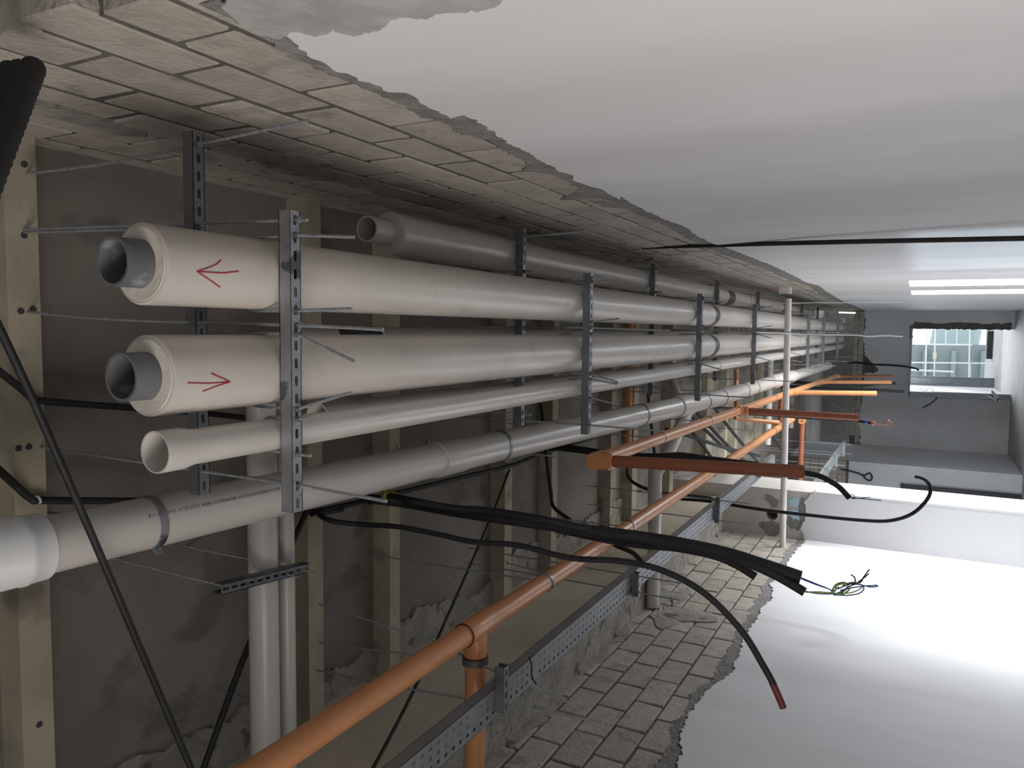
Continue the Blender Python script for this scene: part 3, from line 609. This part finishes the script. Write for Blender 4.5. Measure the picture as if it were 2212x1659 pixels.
# ---------------------------------------------------------------- cable tray
def tray(name, label, z, xr, wd, y0, y1, side=.05, pitch=.05, detail=9.0):
    e = empty(name, (xr-wd/2, y0, z+H), label, 'cable tray'); zz = z+H
    m = MB(); y = y0; yd = min(y1, detail)
    hx = [(.25, .42), (.62, .8)]
    rowx = [xr-wd*.22, xr-wd*.5, xr-wd*.78]
    while y < yd-1e-6:                           # perforated bottom: strips with slots between
        xs = [xr]+[v for c in rowx for v in (c+.0065, c-.0065)]+[xr-wd]
        for k in range(len(xs)-1):
            solid = k % 2 == 0
            if solid: m.box(xs[k+1], y, zz, xs[k], y+pitch, zz+.0015)
            else: m.box(xs[k+1], y+.018, zz, xs[k], y+pitch, zz+.0015)
        y += pitch
    if y1 > yd: m.box(xr-wd, y, zz, xr, y1, zz+.0015)
    m.build('base_plate', 'tray', e)
    MB().box(xr-.0015, y0, zz, xr, y1, zz+side).box(xr-.012, y0, zz+side-.0015, xr, y1, zz+side).build('side_rail', 'tray', e)
    MB().box(xr-wd, y0, zz, xr-wd+.0015, y1, zz+side).build('side_rail', 'tray', e)
    if detail == 0:
        for k in range(4):
            y = y0+.5+k*1.4
            for x in (xr+.01, xr-wd-.01): MB().tube([(x, y, zz-.15), (x, y, ZS)], .0045, 8).build('rod', 'rod', e)
            MB().box(xr-wd-.04, y-.02, zz-.042, xr+.04, y+.02, zz-.001).build('bracket', 'tray', e)
    return e
ZT = 1.45; XT = -ZT*math.tan(math.radians(44.7)); tw = .125
yj1 = at(1155, 1450, Z=ZT).y
tray('cable_tray', 'perforated grey cable tray along the left wall, nearest length', ZT, XT, tw, 1.6, yj1, .05)
tray('cable_tray', 'perforated grey cable tray along the left wall, second length past the joint', ZT+.004, XT, tw, yj1+.002, 9.4, .05)
tray('cable_tray', 'short far cable tray close to the left wall beyond the pole', 1.15, -2.0, .14, 10.2, 15.5, .05, detail=0)
for i, (px, pa, pb) in enumerate(((1094, 1440, 1538), (1382, 1238, 1287), (1556, 1076, 1128), (1645, 1003, 1030))):
    a = at(px, pa, Z=ZT-.043); b = at(px, pb, Z=ZT-.043); b.y = a.y
    e = empty('tray_bracket', (a+b)/2, ['nearest', 'second', 'third', 'fourth'][i]+' channel bracket from the camera under the grey cable tray', 'hanger', 'tray brackets')
    channel(MB(), a, b).build('channel', 'galv_dark', e)
    if i == 0:
        for pts in ([(690, 1305, 2.6), (935, 1385, 2.0), (1094, 1462, ZT-.043), (1262, 1530, None)], [(690, 1388, 2.6), (900, 1416, 2.0), (1000, 1435, 1.8), (1094, 1520, ZT-.043), (1300, 1560, None)]):
            P = [at(p[0], p[1], Z=p[2]) for p in pts if p[2]]; P.append(at(pts[-1][0], pts[-1][1], Y=P[-1].y)); MB().tube(P, .0047, 8).build('rod', 'rod', e)
        MB().tube([at(683, 1447, Z=2.6), at(812, 1476, Z=2.2), at(1000, 1508, Z=1.75), at(1060, 1520, Z=1.62)], .0047, 8).build('rod', 'rod', e)
    else:
        for x in (a.x-.02, b.x+.02): MB().tube([(x, a.y, ZJ+(.1 if x < XB else 0)) if x > XB else (x, a.y, ZB), (x, a.y, ZT-.043+H-.25)], .0045, 8).build('rod', 'rod', e)
for k, (q0, q1, lab) in enumerate((((858, 968), (912, 973), 'short steel rod end hanging from the third joist near the drain pipe'), ((922, 955), (970, 957), 'tiny steel rod end beside the third joist, nearer the white pipes'), ((1095, 1216), (1190, 1240), 'thin steel rod hanging from the fourth joist behind the drooping cable'))):
    a = at(*q0, Z=2.6 if k != 1 else 2.72); b = at(*q1, Y=a.y+.01); e = empty('steel_rod', a, lab, 'rod'); MB().tube([a, b], .0047, 8).build('shaft', 'rod', e); m = MB(); nut(m, a+Vector((0, 0, -.008)), r=.011, h=.014); m.build('nut', 'galv', e)
p = at(1143, 1448, Z=ZT-.01); o = MB().tube(smoothpath([p+Vector((.06, 0, .0)), p+Vector((.02, .0, -.012)), p+Vector((-.02, 0, -.012)), p+Vector((-.06, .01, -.03))]), .004, 6).build('cable_tie', 'black', None, True); tag(o, 'black tie round the cable tray joint', 'tie')

# ---------------------------------------------------------------- orange pipes
ZO = 1.62
def orange_pipe(name, label, pts, r, mt='orange', parts=()):
    e = empty(name, Vector(pts[0]), label, 'pipe'); MB().tube(pts, r, 24).build('pipe', mt, e, True); return e
o0 = at(500, 1690, Z=ZO); oe = at(1684, 925, Z=ZO); xo = -ZO*math.tan(math.radians(38.0))
ym = at(1180, 1268, Z=ZO).y
o0 = Vector((xo, 1.2, ZO+H)); o9 = Vector((xo, 11.9, ZO+H)); RO = .0455
e = orange_pipe('orange_main', 'long orange plastic pipe low on the left with a tee and metal clips', [o0, o9], RO)
yt = at(1022, 1392, Z=ZO).y
MB().lathe((xo, yt-.075, ZO+H), (0, 1, 0), [(0, RO), (0, .0525), (.22, .0525), (.23, .0455)], 28).build('tee', 'orange', e, True)
MB().lathe((xo, yt-.08, ZO+H), (0, 1, 0), [(0, RO), (0, .0512), (.006, .0512), (.006, RO)], 28).build('seal_ring', 'seal', e, True)
MB().tube([(xo, yt+.02, ZO+H), (xo-.14, yt+.02, ZO+H)], .05, 24).build('tee_branch', 'orange', e, True)
MB().lathe((xo-.125, yt+.02, ZO+H), (-1, 0, 0), [(0, .04), (0, .056), (.028, .056), (.028, .04)], 28).build('clamp', 'galv_dark', e, True)
MB().lathe((xo-.118, yt+.02, ZO+H), (-1, 0, 0), [(0, .04), (0, .053), (.006, .053), (.006, .04)], 28).build('seal_ring', 'seal', e, True)
MB().tube([(xo-.12, yt+.02, ZO+H), (XL+.0, yt+.02, ZO+H)], .044, 24).build('branch', 'orange', e, True)
for px, py in ((1177, 1268), (1357, 1135), (1537, 1023), (1670, 935)):
    y = at(px, py, Z=ZO).y; c = MB().lathe((xo, y-.011, ZO+H), (0, 1, 0), [(0, RO-.001), (0, RO+.004), (.022, RO+.004), (.022, RO-.001)], 28).build('clip', 'galv' if px < 1400 else 'galv_dark', e, True)
    MB().tube([(xo, y, ZO+H+RO), (xo, y-.06, ZS)], .0045, 8).build('clip_rod', 'rod', e)
# upper orange line
u0 = at(1292, 994, Z=ZO); u1 = at(1775, 824, Z=ZO); RU2 = .042
e = orange_pipe('orange_line', 'orange plastic pipe with several hanging drops, ending in an elbow', [u0, u1, u1+(u1-u0).normalized()*3.0], RU2)
ud = (u1-u0).normalized()
MB().tube([u0-ud*.06, u0+ud*.07], .052, 24).build('elbow', 'orange', e, True)
MB().tube([u0, u0+Vector((0, 0, -.075))], .052, 24).build('elbow', 'orange', e, True)
for px, py in ((1428, 944), (1530, 908), (1672, 858)):
    q = at(px, py, Z=ZO); t = (q-u0).dot(ud); c = u0+ud*t
    MB().lathe(c-ud*.01, ud, [(0, RU2), (0, RU2+.0045), (.02, RU2+.0045), (.02, RU2)], 26).build('clip', 'galv', e, True); MB().tube([c+Vector((0, 0, RU2)), c+Vector((0, -.05, 2.72-ZO))], .0045, 8).build('clip_rod', 'rod', e)
MB().tube([u0+Vector((0, 0, .04)), u0+Vector((0, -.05, 2.72-ZO))], .0045, 8).build('clip_rod', 'rod', e)
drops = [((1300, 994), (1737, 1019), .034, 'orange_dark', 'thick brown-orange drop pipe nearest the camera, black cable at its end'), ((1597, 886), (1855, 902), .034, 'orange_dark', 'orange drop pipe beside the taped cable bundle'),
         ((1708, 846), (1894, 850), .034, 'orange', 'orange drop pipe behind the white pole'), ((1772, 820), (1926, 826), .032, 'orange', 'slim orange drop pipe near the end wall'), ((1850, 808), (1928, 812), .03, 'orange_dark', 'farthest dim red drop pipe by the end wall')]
for i, (a, b, r, m_, lab) in enumerate(drops):
    if i < 4: p = at(*a, Z=ZO); t = (p-u0).dot(ud); c = u0+ud*t if i else u0
    else: c = u0+ud*((u1-u0).length+2.9)
    c = c+Vector((0, 0, -.04)); q = at(*b, Y=c.y); 
    ed = empty('orange_drop', c, lab, 'pipe', None)
    ax = (q-c)
    MB().lathe(c, ax, [(0, r), (ax.length, r), (ax.length, r-.004), (ax.length-.3, r-.004)], 20).build('pipe', m_, ed, True)
    MB().lathe(c, ax, [(-.01, r+.012), (.05, r+.012), (.055, r)], 20).build('socket', 'orange', ed, True)
    if i: MB().lathe(c-ud*.09+Vector((0, 0, .04)), ud, [(0, RU2), (0, RU2+.01), (.18, RU2+.01), (.18, RU2)], 24).build('tee', 'orange', ed, True)
# links between orange lines at the far end
y = at(1686, 912, Z=ZO).y
lk = empty('orange_link', (xo, y, ZO+H), 'short orange pipe linking the two orange lines by the white pole', 'pipe')
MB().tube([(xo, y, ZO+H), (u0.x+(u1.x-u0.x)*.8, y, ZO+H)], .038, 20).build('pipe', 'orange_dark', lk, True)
MB().lathe((xo, y-.14, ZO+H), (0, 1, 0), [(0, RO), (0, .056), (.28, .056), (.28, RO)], 24).build('tee', 'orange', lk, True)
a = at(1590, 800, Z=2.2); b = at(1590, 905, Z=2.1); c = at(1682, 913, Z=1.62)
o = MB().tube([a, b, c], .033, 18).build('orange_loop', 'orange', None, True); tag(o, 'thin orange pipe bending down behind the upper orange line', 'pipe')
a = at(1733, 909, Z=ZO); b = at(1735, 1040, Z=ZO); b.y = a.y
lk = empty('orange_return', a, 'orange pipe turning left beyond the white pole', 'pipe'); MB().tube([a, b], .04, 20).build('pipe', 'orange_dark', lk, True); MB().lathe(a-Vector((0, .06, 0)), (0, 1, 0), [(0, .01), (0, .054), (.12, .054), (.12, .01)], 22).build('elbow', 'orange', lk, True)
a = at(1362, 690, Z=2.5); b = at(1355, 985, Z=2.5); b.y = a.y; o = MB().tube([a, b], .036, 18).build('orange_riser', 'orange', None, True); tag(o, 'orange pipe crossing under the ceiling behind the big pipes', 'pipe')

# ---------------------------------------------------------------- white pole
a = at(1703, 645, Z=1.30); b = at(1690, 1182, Z=1.27); b.x = XL+.0
o = MB().tube([a, b], .034, 20).build('white_pole', 'pole', None, True); tag(o, 'slim white pole crossing the corridor to the left block wall', 'pole')

# ---------------------------------------------------------------- black cables
def cable(name, label, pts, r, mt='black', n=6, seg=10, cat='cable', parent=None):
    P = [at(p[0], p[1], **p[2]) for p in pts]
    o = MB().tube(smoothpath(P, n), r, seg).build(name, mt, parent, True)
    return tag(o, label, cat) if parent is None else o
Zc = lambda z: {'Z': z}
Yc_ = lambda y: {'Y': y}
# corrugated conduits in the near corner
cc = empty('corrugated_conduit', at(40, 150, X=.5), 'black corrugated conduits cut off beside the near right wall', 'conduit')
for k, (xa, xb, r) in enumerate(((22, -62, .022), (46, -34, .025), (72, -2, .025))):
    A = at(xa, 150-6*(k == 2), X=.52); B = A+(at(xb, 330, X=.30)-A)*2.2; n = 56
    pts = [A.lerp(B, i/n) for i in range(n+1)]
    MB().tube(pts, [r*(1 if i % 2 else .9) for i in range(n+1)], 12).build('conduit', 'black', cc, True)
cable('conduit_run', 'long thin black cable slanting in front of the large drain pipe', [(-20, 670, Zc(2.05)), (70, 862, Zc(2.05)), (215, 1195, Zc(2.05)), (300, 1395, Zc(2.05)), (430, 1700, Zc(2.05))], .0105)
e = cable('conduit_run', 'black conduit tied to the near joist and running behind the arrowed pipes', [(-30, 780, Zc(2.5)), (40, 835, Zc(2.56)), (70, 860, Zc(2.58)), (90, 866, Zc(2.58)), (270, 880, Zc(2.58)), (445, 893, Zc(2.58)), (560, 906, Zc(2.58))], .012)
cable('conduit_run', 'black conduit with a white tie above the large drain pipe coupling', [(-20, 1000, Zc(2.5)), (30, 1045, Zc(2.56)), (68, 1078, Zc(2.58)), (90, 1081, Zc(2.58)), (260, 1082, Zc(2.58)), (340, 1083, Zc(2.6))], .013)
for px, py in ((73, 862), (82, 1080)):
    p = at(px, py, Z=2.575); o = MB().lathe(p-Vector((0, .003, 0)), (.3, 1, 0), [(0, .011), (0, .0155), (.006, .0155), (.006, .011)], 14).build('white_tie', 'white_wire', None, True); tag(o, 'white tie on the '+('black conduit near the arrowed pipes' if px == 73 else 'black conduit above the drain coupling'), 'tie')
cable('conduit_run', 'black conduit slanting behind the two crossing white pipes', [(690, 1060, Zc(2.58)), (660, 1110, Zc(2.58)), (535, 1400, Zc(2.56)), (440, 1659, Zc(2.54)), (420, 1710, Zc(2.54))], .014)
cable('thin_cable', 'thin black cable slanting down from the ceiling behind the orange pipe', [(1100, 1015, Zc(2.6)), (1060, 1120, Zc(2.5)), (950, 1370, Zc(2.2)), (880, 1520, Zc(2.1)), (795, 1680, Zc(2.0))], .009)
cable('conduit_run', 'black conduit running along the ceiling beside the large drain pipe', [(672, 1110, Zc(2.58)), (700, 1102, Zc(2.58)), (830, 1072, Zc(2.58)), (1000, 1030, Zc(2.58)), (1100, 1007, Zc(2.58)), (1180, 978, Zc(2.58)), (1340, 928, Zc(2.58)), (1480, 880, Zc(2.58))], .014)
cable('thick_cable', 'thickest black cable hanging down with coloured wires at its end', [(800, 1078, Zc(2.56)), (870, 1086, Zc(2.5)), (1000, 1108, Yc_(3.3)), (1200, 1137, Yc_(3.35)), (1400, 1162, Yc_(3.4)), (1550, 1190, Yc_(3.4)), (1650, 1220, Yc_(3.4)), (1730, 1247, Yc_(3.4))], .027)
cable('thick_cable', 'black cable under the thickest one, wires knotted at its end', [(1200, 1142, Yc_(3.45)), (1350, 1172, Yc_(3.45)), (1480, 1185, Yc_(3.42)), (1590, 1208, Yc_(3.38)), (1670, 1240, Yc_(3.38)), (1738, 1279, Yc_(3.38))], .020)
cable('thick_cable', 'black cable with yellow tape ending blunt beside the block wall', [(830, 1070, Zc(2.56)), (880, 1080, Yc_(3.1)), (980, 1098, Yc_(3.2)), (1060, 1104, Yc_(3.25)), (1200, 1128, Yc_(3.28)), (1400, 1172, Yc_(3.5)), (1530, 1197, Yc_(3.45)), (1590, 1220, Yc_(3.45)), (1632, 1246, Yc_(3.45))], .0185)
p0 = at(826, 1066, Z=2.50); p1 = at(858, 1074, Z=2.45); o = MB().tube([p0, p1], .026, 14).build('yellow_tape', 'tape_yellow', None, True); tag(o, 'yellow tape wrapped round the black cables', 'tape')
cable('hanging_cable', 'long black cable drooping to a reddish cut end', [(740, 1100, Zc(2.57)), (700, 1108, Zc(2.57)), (690, 1112, Zc(2.5)), (720, 1126, Zc(2.38)), (780, 1133, Yc_(2.8)), (860, 1138, Yc_(2.8)), (950, 1155, Yc_(2.8)), (1020, 1170, Yc_(2.8)), (1120, 1178, Yc_(2.8)), (1230, 1205, Yc_(2.8)), (1340, 1212, Yc_(2.8)), (1430, 1232, Yc_(2.8)), (1520, 1280, Yc_(2.8)), (1600, 1360, Yc_(2.8)), (1650, 1440, Yc_(2.8)), (1672, 1480, Yc_(2.8))], .0125)
cable('cable_end', 'reddish cut end of the drooping black cable', [(1668, 1474, Yc_(2.8)), (1680, 1500, Yc_(2.8)), (1692, 1529, Yc_(2.8))], .0128, 'black_red')
cable('short_cable', 'short black cable looping from the orange pipe to the tray bracket', [(1300, 1163, Yc_(4.4)), (1330, 1178, Yc_(4.4)), (1365, 1193, Yc_(4.3)), (1385, 1212, Yc_(4.2)), (1392, 1222, Yc_(4.2))], .015)
cable('wall_cable', 'straight black cable hanging down in front of the right wall', [(1150, 541, {'Z': 2.66}), (1200, 540, Yc_(5.75)), (1500, 531, Yc_(5.5)), (1800, 523, Yc_(5.2)), (2260, 514, Yc_(5.0))], .015)
cable('curled_cable', 'black cable curling back on itself in front of the bright pillar', [(1430, 1076, Yc_(7.4)), (1500, 1080, Yc_(7.3)), (1545, 1085, Yc_(7.2)), (1640, 1100, Yc_(7.0)), (1740, 1112, Yc_(7.0)), (1850, 1123, Yc_(7.0)), (1920, 1125, Yc_(7.0)), (1970, 1110, Yc_(7.0)), (2002, 1080, Yc_(7.0)), (2010, 1055, Yc_(7.0)), (1998, 1036, Yc_(7.0)), (1976, 1029, Yc_(7.0))], .015)
dcab = cable('drop_cable', 'black cable bending out of the brown-orange drop pipe', [(1700, 1017, Yc_(5.33)), (1738, 1021, Yc_(5.33)), (1775, 1030, Yc_(5.33)), (1810, 1050, Yc_(5.33)), (1835, 1076, Yc_(5.33))], .018)
for k, pl in enumerate(([(1832, 1072), (1840, 1068), (1846, 1073), (1840, 1077), (1860, 1076), (1880, 1074)], [(1834, 1074), (1850, 1076), (1870, 1078), (1904, 1081)])):
    cable('bare_wire', '', [(x, y_, Yc_(5.33)) for x, y_ in pl], .003, 'wire_blue', 5, 6, parent=dcab)
cable('cable_bundle', 'black cable bundle tied along the brown-orange drop pipe', [(1180, 964, Yc_(5.3)), (1240, 970, Yc_(5.3)), (1340, 984, Yc_(5.3)), (1420, 987, Yc_(5.3)), (1470, 985, Yc_(5.3)), (1530, 993, Yc_(5.3)), (1600, 1002, Yc_(5.3)), (1640, 1006, Yc_(5.3))], .027)
cable('cable', 'black cable dropping past the fifth joist to the hanging cables', [(1166, 850, Zc(2.6)), (1172, 900, Zc(2.58)), (1180, 980, Zc(2.5)), (1190, 1060, Yc_(5.4)), (1196, 1095, Yc_(5.4)), (1230, 1122, Yc_(5.0))], .015)
cable('cable', 'black cable dropping past the orange elbow towards the branch drain', [(1400, 850, Zc(2.6)), (1405, 900, Zc(2.58)), (1414, 980, Zc(2.56)), (1416, 1015, Zc(2.5))], .018)
cable('cable', 'black cable looping under the ceiling left of the branch drain', [(1355, 1000, Zc(2.5)), (1356, 1025, Zc(2.4)), (1368, 1042, Yc_(6.8)), (1400, 1057, Yc_(6.8)), (1440, 1066, Yc_(6.9)), (1480, 1070, Yc_(7.0)), (1530, 1075, Yc_(7.1)), (1552, 1086, Yc_(7.1))], .016)
for k, pl in enumerate(([(1495, 880), (1560, 950), (1610, 1000)], [(1480, 884), (1560, 962), (1622, 1003)], [(1545, 882), (1580, 930), (1640, 1002)], [(1440, 928), (1500, 945), (1560, 965), (1640, 985)], [(1475, 872), (1540, 880), (1600, 885)], [(1490, 925), (1520, 965), (1545, 1000)], [(1660, 930), (1680, 960), (1700, 985)])):
    cable('diagonal_cable', 'black cable crossing behind the orange pipes, '+['first', 'second', 'third', 'fourth', 'fifth', 'sixth', 'seventh'][k]+' of the tangle by count from the drain', [(x, y_, Zc(2.1)) for x, y_ in pl], .02, 'black', 5, 8)
# knotted coloured wires
kn = empty('wire_knot', at(1800, 1272, Y=3.38), 'knot of blue and green wires hanging from the thick black cables', 'wires')
def wire(pl, mt, r=.0028): MB().tube(smoothpath([at(x, y_, Y=3.38+d_) for x, y_, d_ in pl], 5), r, 6).build('wire', mt, kn, True)
wire([(1728, 1247, 0), (1755, 1258, 0), (1785, 1270, 0), (1800, 1276, .01), (1812, 1268, .01)], 'wire_blue')
wire([(1730, 1250, 0), (1760, 1262, 0), (1795, 1274, .0)], 'wire_blue', .0022)
wire([(1738, 1277, 0), (1765, 1282, 0), (1795, 1283, 0), (1812, 1280, .0), (1830, 1270, .0), (1850, 1262, 0), (1880, 1268, 0), (1898, 1266, 0)], 'wire_blue')
wire([(1740, 1279, 0), (1770, 1279, 0), (1800, 1280, 0), (1808, 1265, 0), (1825, 1262, 0), (1835, 1272, 0), (1820, 1284, 0), (1805, 1283, 0)], 'wire_green', .0035)
wire([(1795, 1282, .01), (1805, 1264, .01), (1822, 1258, .01), (1832, 1266, .01), (1818, 1280, .01), (1800, 1284, .01)], 'wire_green', .0035)
wire([(1800, 1285, 0), (1830, 1286, 0), (1855, 1282, 0), (1866, 1272, 0), (1858, 1262, 0), (1840, 1258, 0), (1820, 1266, 0)], 'wire_blue')
wire([(1805, 1282, 0), (1840, 1280, 0), (1862, 1268, 0), (1850, 1258, 0), (1830, 1260, 0)], 'wire_green')
wire([(1810, 1272, .01), (1835, 1262, .01), (1858, 1258, .01), (1866, 1246, .01), (1878, 1230, .01)], 'black'); wire([(1850, 1260, .01), (1864, 1250, .01), (1877, 1239, .01)], 'black')
wire([(1828, 1270, .0), (1846, 1260, .0), (1846, 1248, .0), (1838, 1241, 0)], 'black')
wire([(1815, 1275, 0), (1850, 1268, 0), (1895, 1264, 0)], 'wire_blue')
# taped bundle by the second orange drop
yb = at(1597, 886, Z=ZO).y
tb = empty('taped_bundle', at(1640, 897, Y=yb), 'dark cable bundle with blue and red tape ending in a pink wire coil', 'cable')
MB().tube(smoothpath([at(x, y_, Y=yb+.02) for x, y_ in ((1610, 893), (1680, 897), (1740, 902), (1800, 906), (1850, 909), (1882, 914))]), .017, 10).build('bundle', 'black', tb, True)
for px, py, m_ in ((1756, 903, 'tape_blue'), (1868, 911, 'tape_blue'), (1884, 914, 'tape_red')):
    p = at(px, py, Y=yb+.02); q = at(px+6, py+1, Y=yb+.02); MB().tube([p, q], .022, 12).build('tape', m_, tb, True)
MB().tube(smoothpath([at(x, y_, Y=yb) for x, y_ in ((1886, 914), (1908, 917), (1916, 910), (1925, 913), (1924, 920), (1915, 920), (1910, 914), (1918, 908), (1927, 918))]), .0055, 6).build('wire_coil', 'wire_pink', tb, True)
# thin white wires across the far end
cable('white_wire', 'thin wavy white wire along the top of the far big pipes', [(1650, 653, Yc_(9)), (1700, 655, Yc_(9)), (1750, 654, Yc_(9)), (1800, 654, Yc_(9)), (1860, 653, Yc_(9)), (1950, 653, Yc_(9))], .004, 'white_wire', 5, 6)
cable('white_wire', 'thin wavy white wire hanging between the far big pipes', [(1629, 718, Yc_(8.42)), (1720, 721, Yc_(8.8)), (1780, 723, Yc_(8.8)), (1850, 724, Yc_(8.8)), (1875, 727, Yc_(8.8)), (1910, 725, Yc_(8.8)), (1950, 727, Yc_(8.8))], .006, 'white_wire', 5, 6)
cable('hook_wire', 'dark wire bent into a hook against the far plaster', [(1815, 1013, Yc_(19.57)), (1850, 1021, Yc_(19.57)), (1866, 1027, Yc_(19.57)), (1878, 1022, Yc_(19.57)), (1884, 1030, Yc_(19.57)), (1880, 1038, Yc_(19.57)), (1870, 1034, Yc_(19.57)), (1864, 1027, Yc_(19.57))], .018, 'black', 5, 6)
for k, (y1, dx) in enumerate(((832, 0), (842, 18))):
    cable('cable_tail', ('upper' if k == 0 else 'lower')+' dark cable tail hanging against the dim end wall', [(1652, y1-12, Yc_(16)), (1720, y1-6, Yc_(16)), (1800, y1-2, Yc_(16)), (1866, y1, Yc_(16)), (1900, y1+1-5*(k == 0), Yc_(16)), (1935+dx, y1-4+8*k, Yc_(16))], .03, 'black', 5, 8)
# pipe fittings glinting at the far end
for k, (px, py, r, m_) in enumerate(((1819, 692, .06, 'pvc_white'), (1823, 707, .05, 'galv'))):
    p = at(px, py, Y=19.5); o = MB().lathe(p, (0, 1, 0), [(0, r*.5), (0, r), (.25, r), (.25, r*.6)], 18).build('pipe_stub', m_, None, True); tag(o, ('white' if k == 0 else 'grey metal')+' pipe stub glinting in the dark far end', 'pipe')
lm = bpy.data.objects.new('strip_lamp', None); lm.location = at(1840, 676, Y=21.5); COL.objects.link(lm); tag(lm, 'small lit strip lamp in the dark void at the far end', 'lamp')
m_ = mat('lamp_glow', (1, .85, .6), None); b_ = m_.node_tree.nodes['Principled BSDF']; b_.inputs['Emission Color'].default_value = (1, .8, .5, 1); b_.inputs['Emission Strength'].default_value = 2.5
MB().tube([at(1812, 675, Y=21.5), at(1848, 676, Y=21.5)], .018, 8).build('tube', 'lamp_glow', lm)

# ---------------------------------------------------------------- marker arrows and printing
def oncyl(px, py, p, off=.0008):
    d = ray(px, py); ox, oz = -p.x, H-p.z; a = d.x*d.x+d.z*d.z; b = 2*(ox*d.x+oz*d.z); c = ox*ox+oz*oz-p.r*p.r
    q = b*b-4*a*c; t = (-b-math.sqrt(max(q, 0)))/(2*a); P = d*t+Vector((0, 0, H))
    n = Vector((P.x-p.x, 0, P.z-p.z)).normalized(); return P+n*off
def stroke(p, pl, r, mt, parent, name):
    pts = []
    for a, b in zip(pl[:-1], pl[1:]):
        for k in range(8): t = k/8; pts.append(oncyl(a[0]+(b[0]-a[0])*t, a[1]+(b[1]-a[1])*t, p))
    pts.append(oncyl(*pl[-1], p)); MB().tube(pts, r, 6).build(name, mt, parent)
for pl in ([(515, 586), (482, 590), (450, 588), (425, 586)], [(477, 562), (466, 572), (448, 579), (425, 586)], [(425, 586), (450, 603), (475, 620)]): stroke(PA, pl, .0016, 'red_marker', eA, 'arrow_stroke')
for pl in ([(405, 827), (450, 828), (480, 826), (497, 825)], [(456, 807), (475, 815), (497, 825)], [(497, 825), (470, 833), (438, 845)]): stroke(PB, pl, .0016, 'red_marker', eB, 'arrow_stroke')
def print_on_F(text, px, py, size, parent, mt='print'):
    t0 = onF(px, 0); c = f0+fd*t0
    # angular position on the pipe from the sight line
    d = ray(px, py); best = None
    s = fd.cross(Vector((0, 0, 1))).normalized(); up = s.cross(fd).normalized()
    for k in range(720):
        q = PI+PI*k/720-.0
        n = s*math.cos(q)+up*math.sin(q)
        for dt in (-.15, -.1, -.05, 0, .05, .1, .15):
            P = c+fd*dt+n*RF; v = Vector((P.x, P.y, P.z-H)); x = CX+FPX*v.dot(e1)/v.dot(e3); y = CY+FPX*v.dot(e2)/v.dot(e3)
            e_ = (x-px)**2+(y-py)**2
            if best is None or e_ < best[0]: best = (e_, q, t0+dt)
    _, q0, t0 = best
    cu = bpy.data.curves.new('t', 'FONT'); cu.body = text; cu.size = size; cu.resolution_u = 1
    ob = bpy.data.objects.new('t', cu); COL.objects.link(ob); dg = bpy.context.evaluated_depsgraph_get(); me = bpy.data.meshes.new_from_object(ob.evaluated_get(dg)); bpy.data.objects.remove(ob)
    for v in me.vertices:
        x, y = v.co.x, v.co.y; q = q0-y/RF*SGN; n = s*math.cos(q)+up*math.sin(q); v.co = f0+fd*(t0-x)+n*(RF+.0012)
    me.materials.clear(); me.materials.append(MATS[mt]); o = bpy.data.objects.new('printed_text', me); COL.objects.link(o); put(o, parent)
SGN = 1
print_on_F('TUBOS A PRESION HECHO EN MEXICO NEW 12:59 22 01 16-01 L 1 U 8', 606, 1053, .0175, eF)
print_on_F('- -- --- ---- - -- ---', 760, 1024, .013, eF)
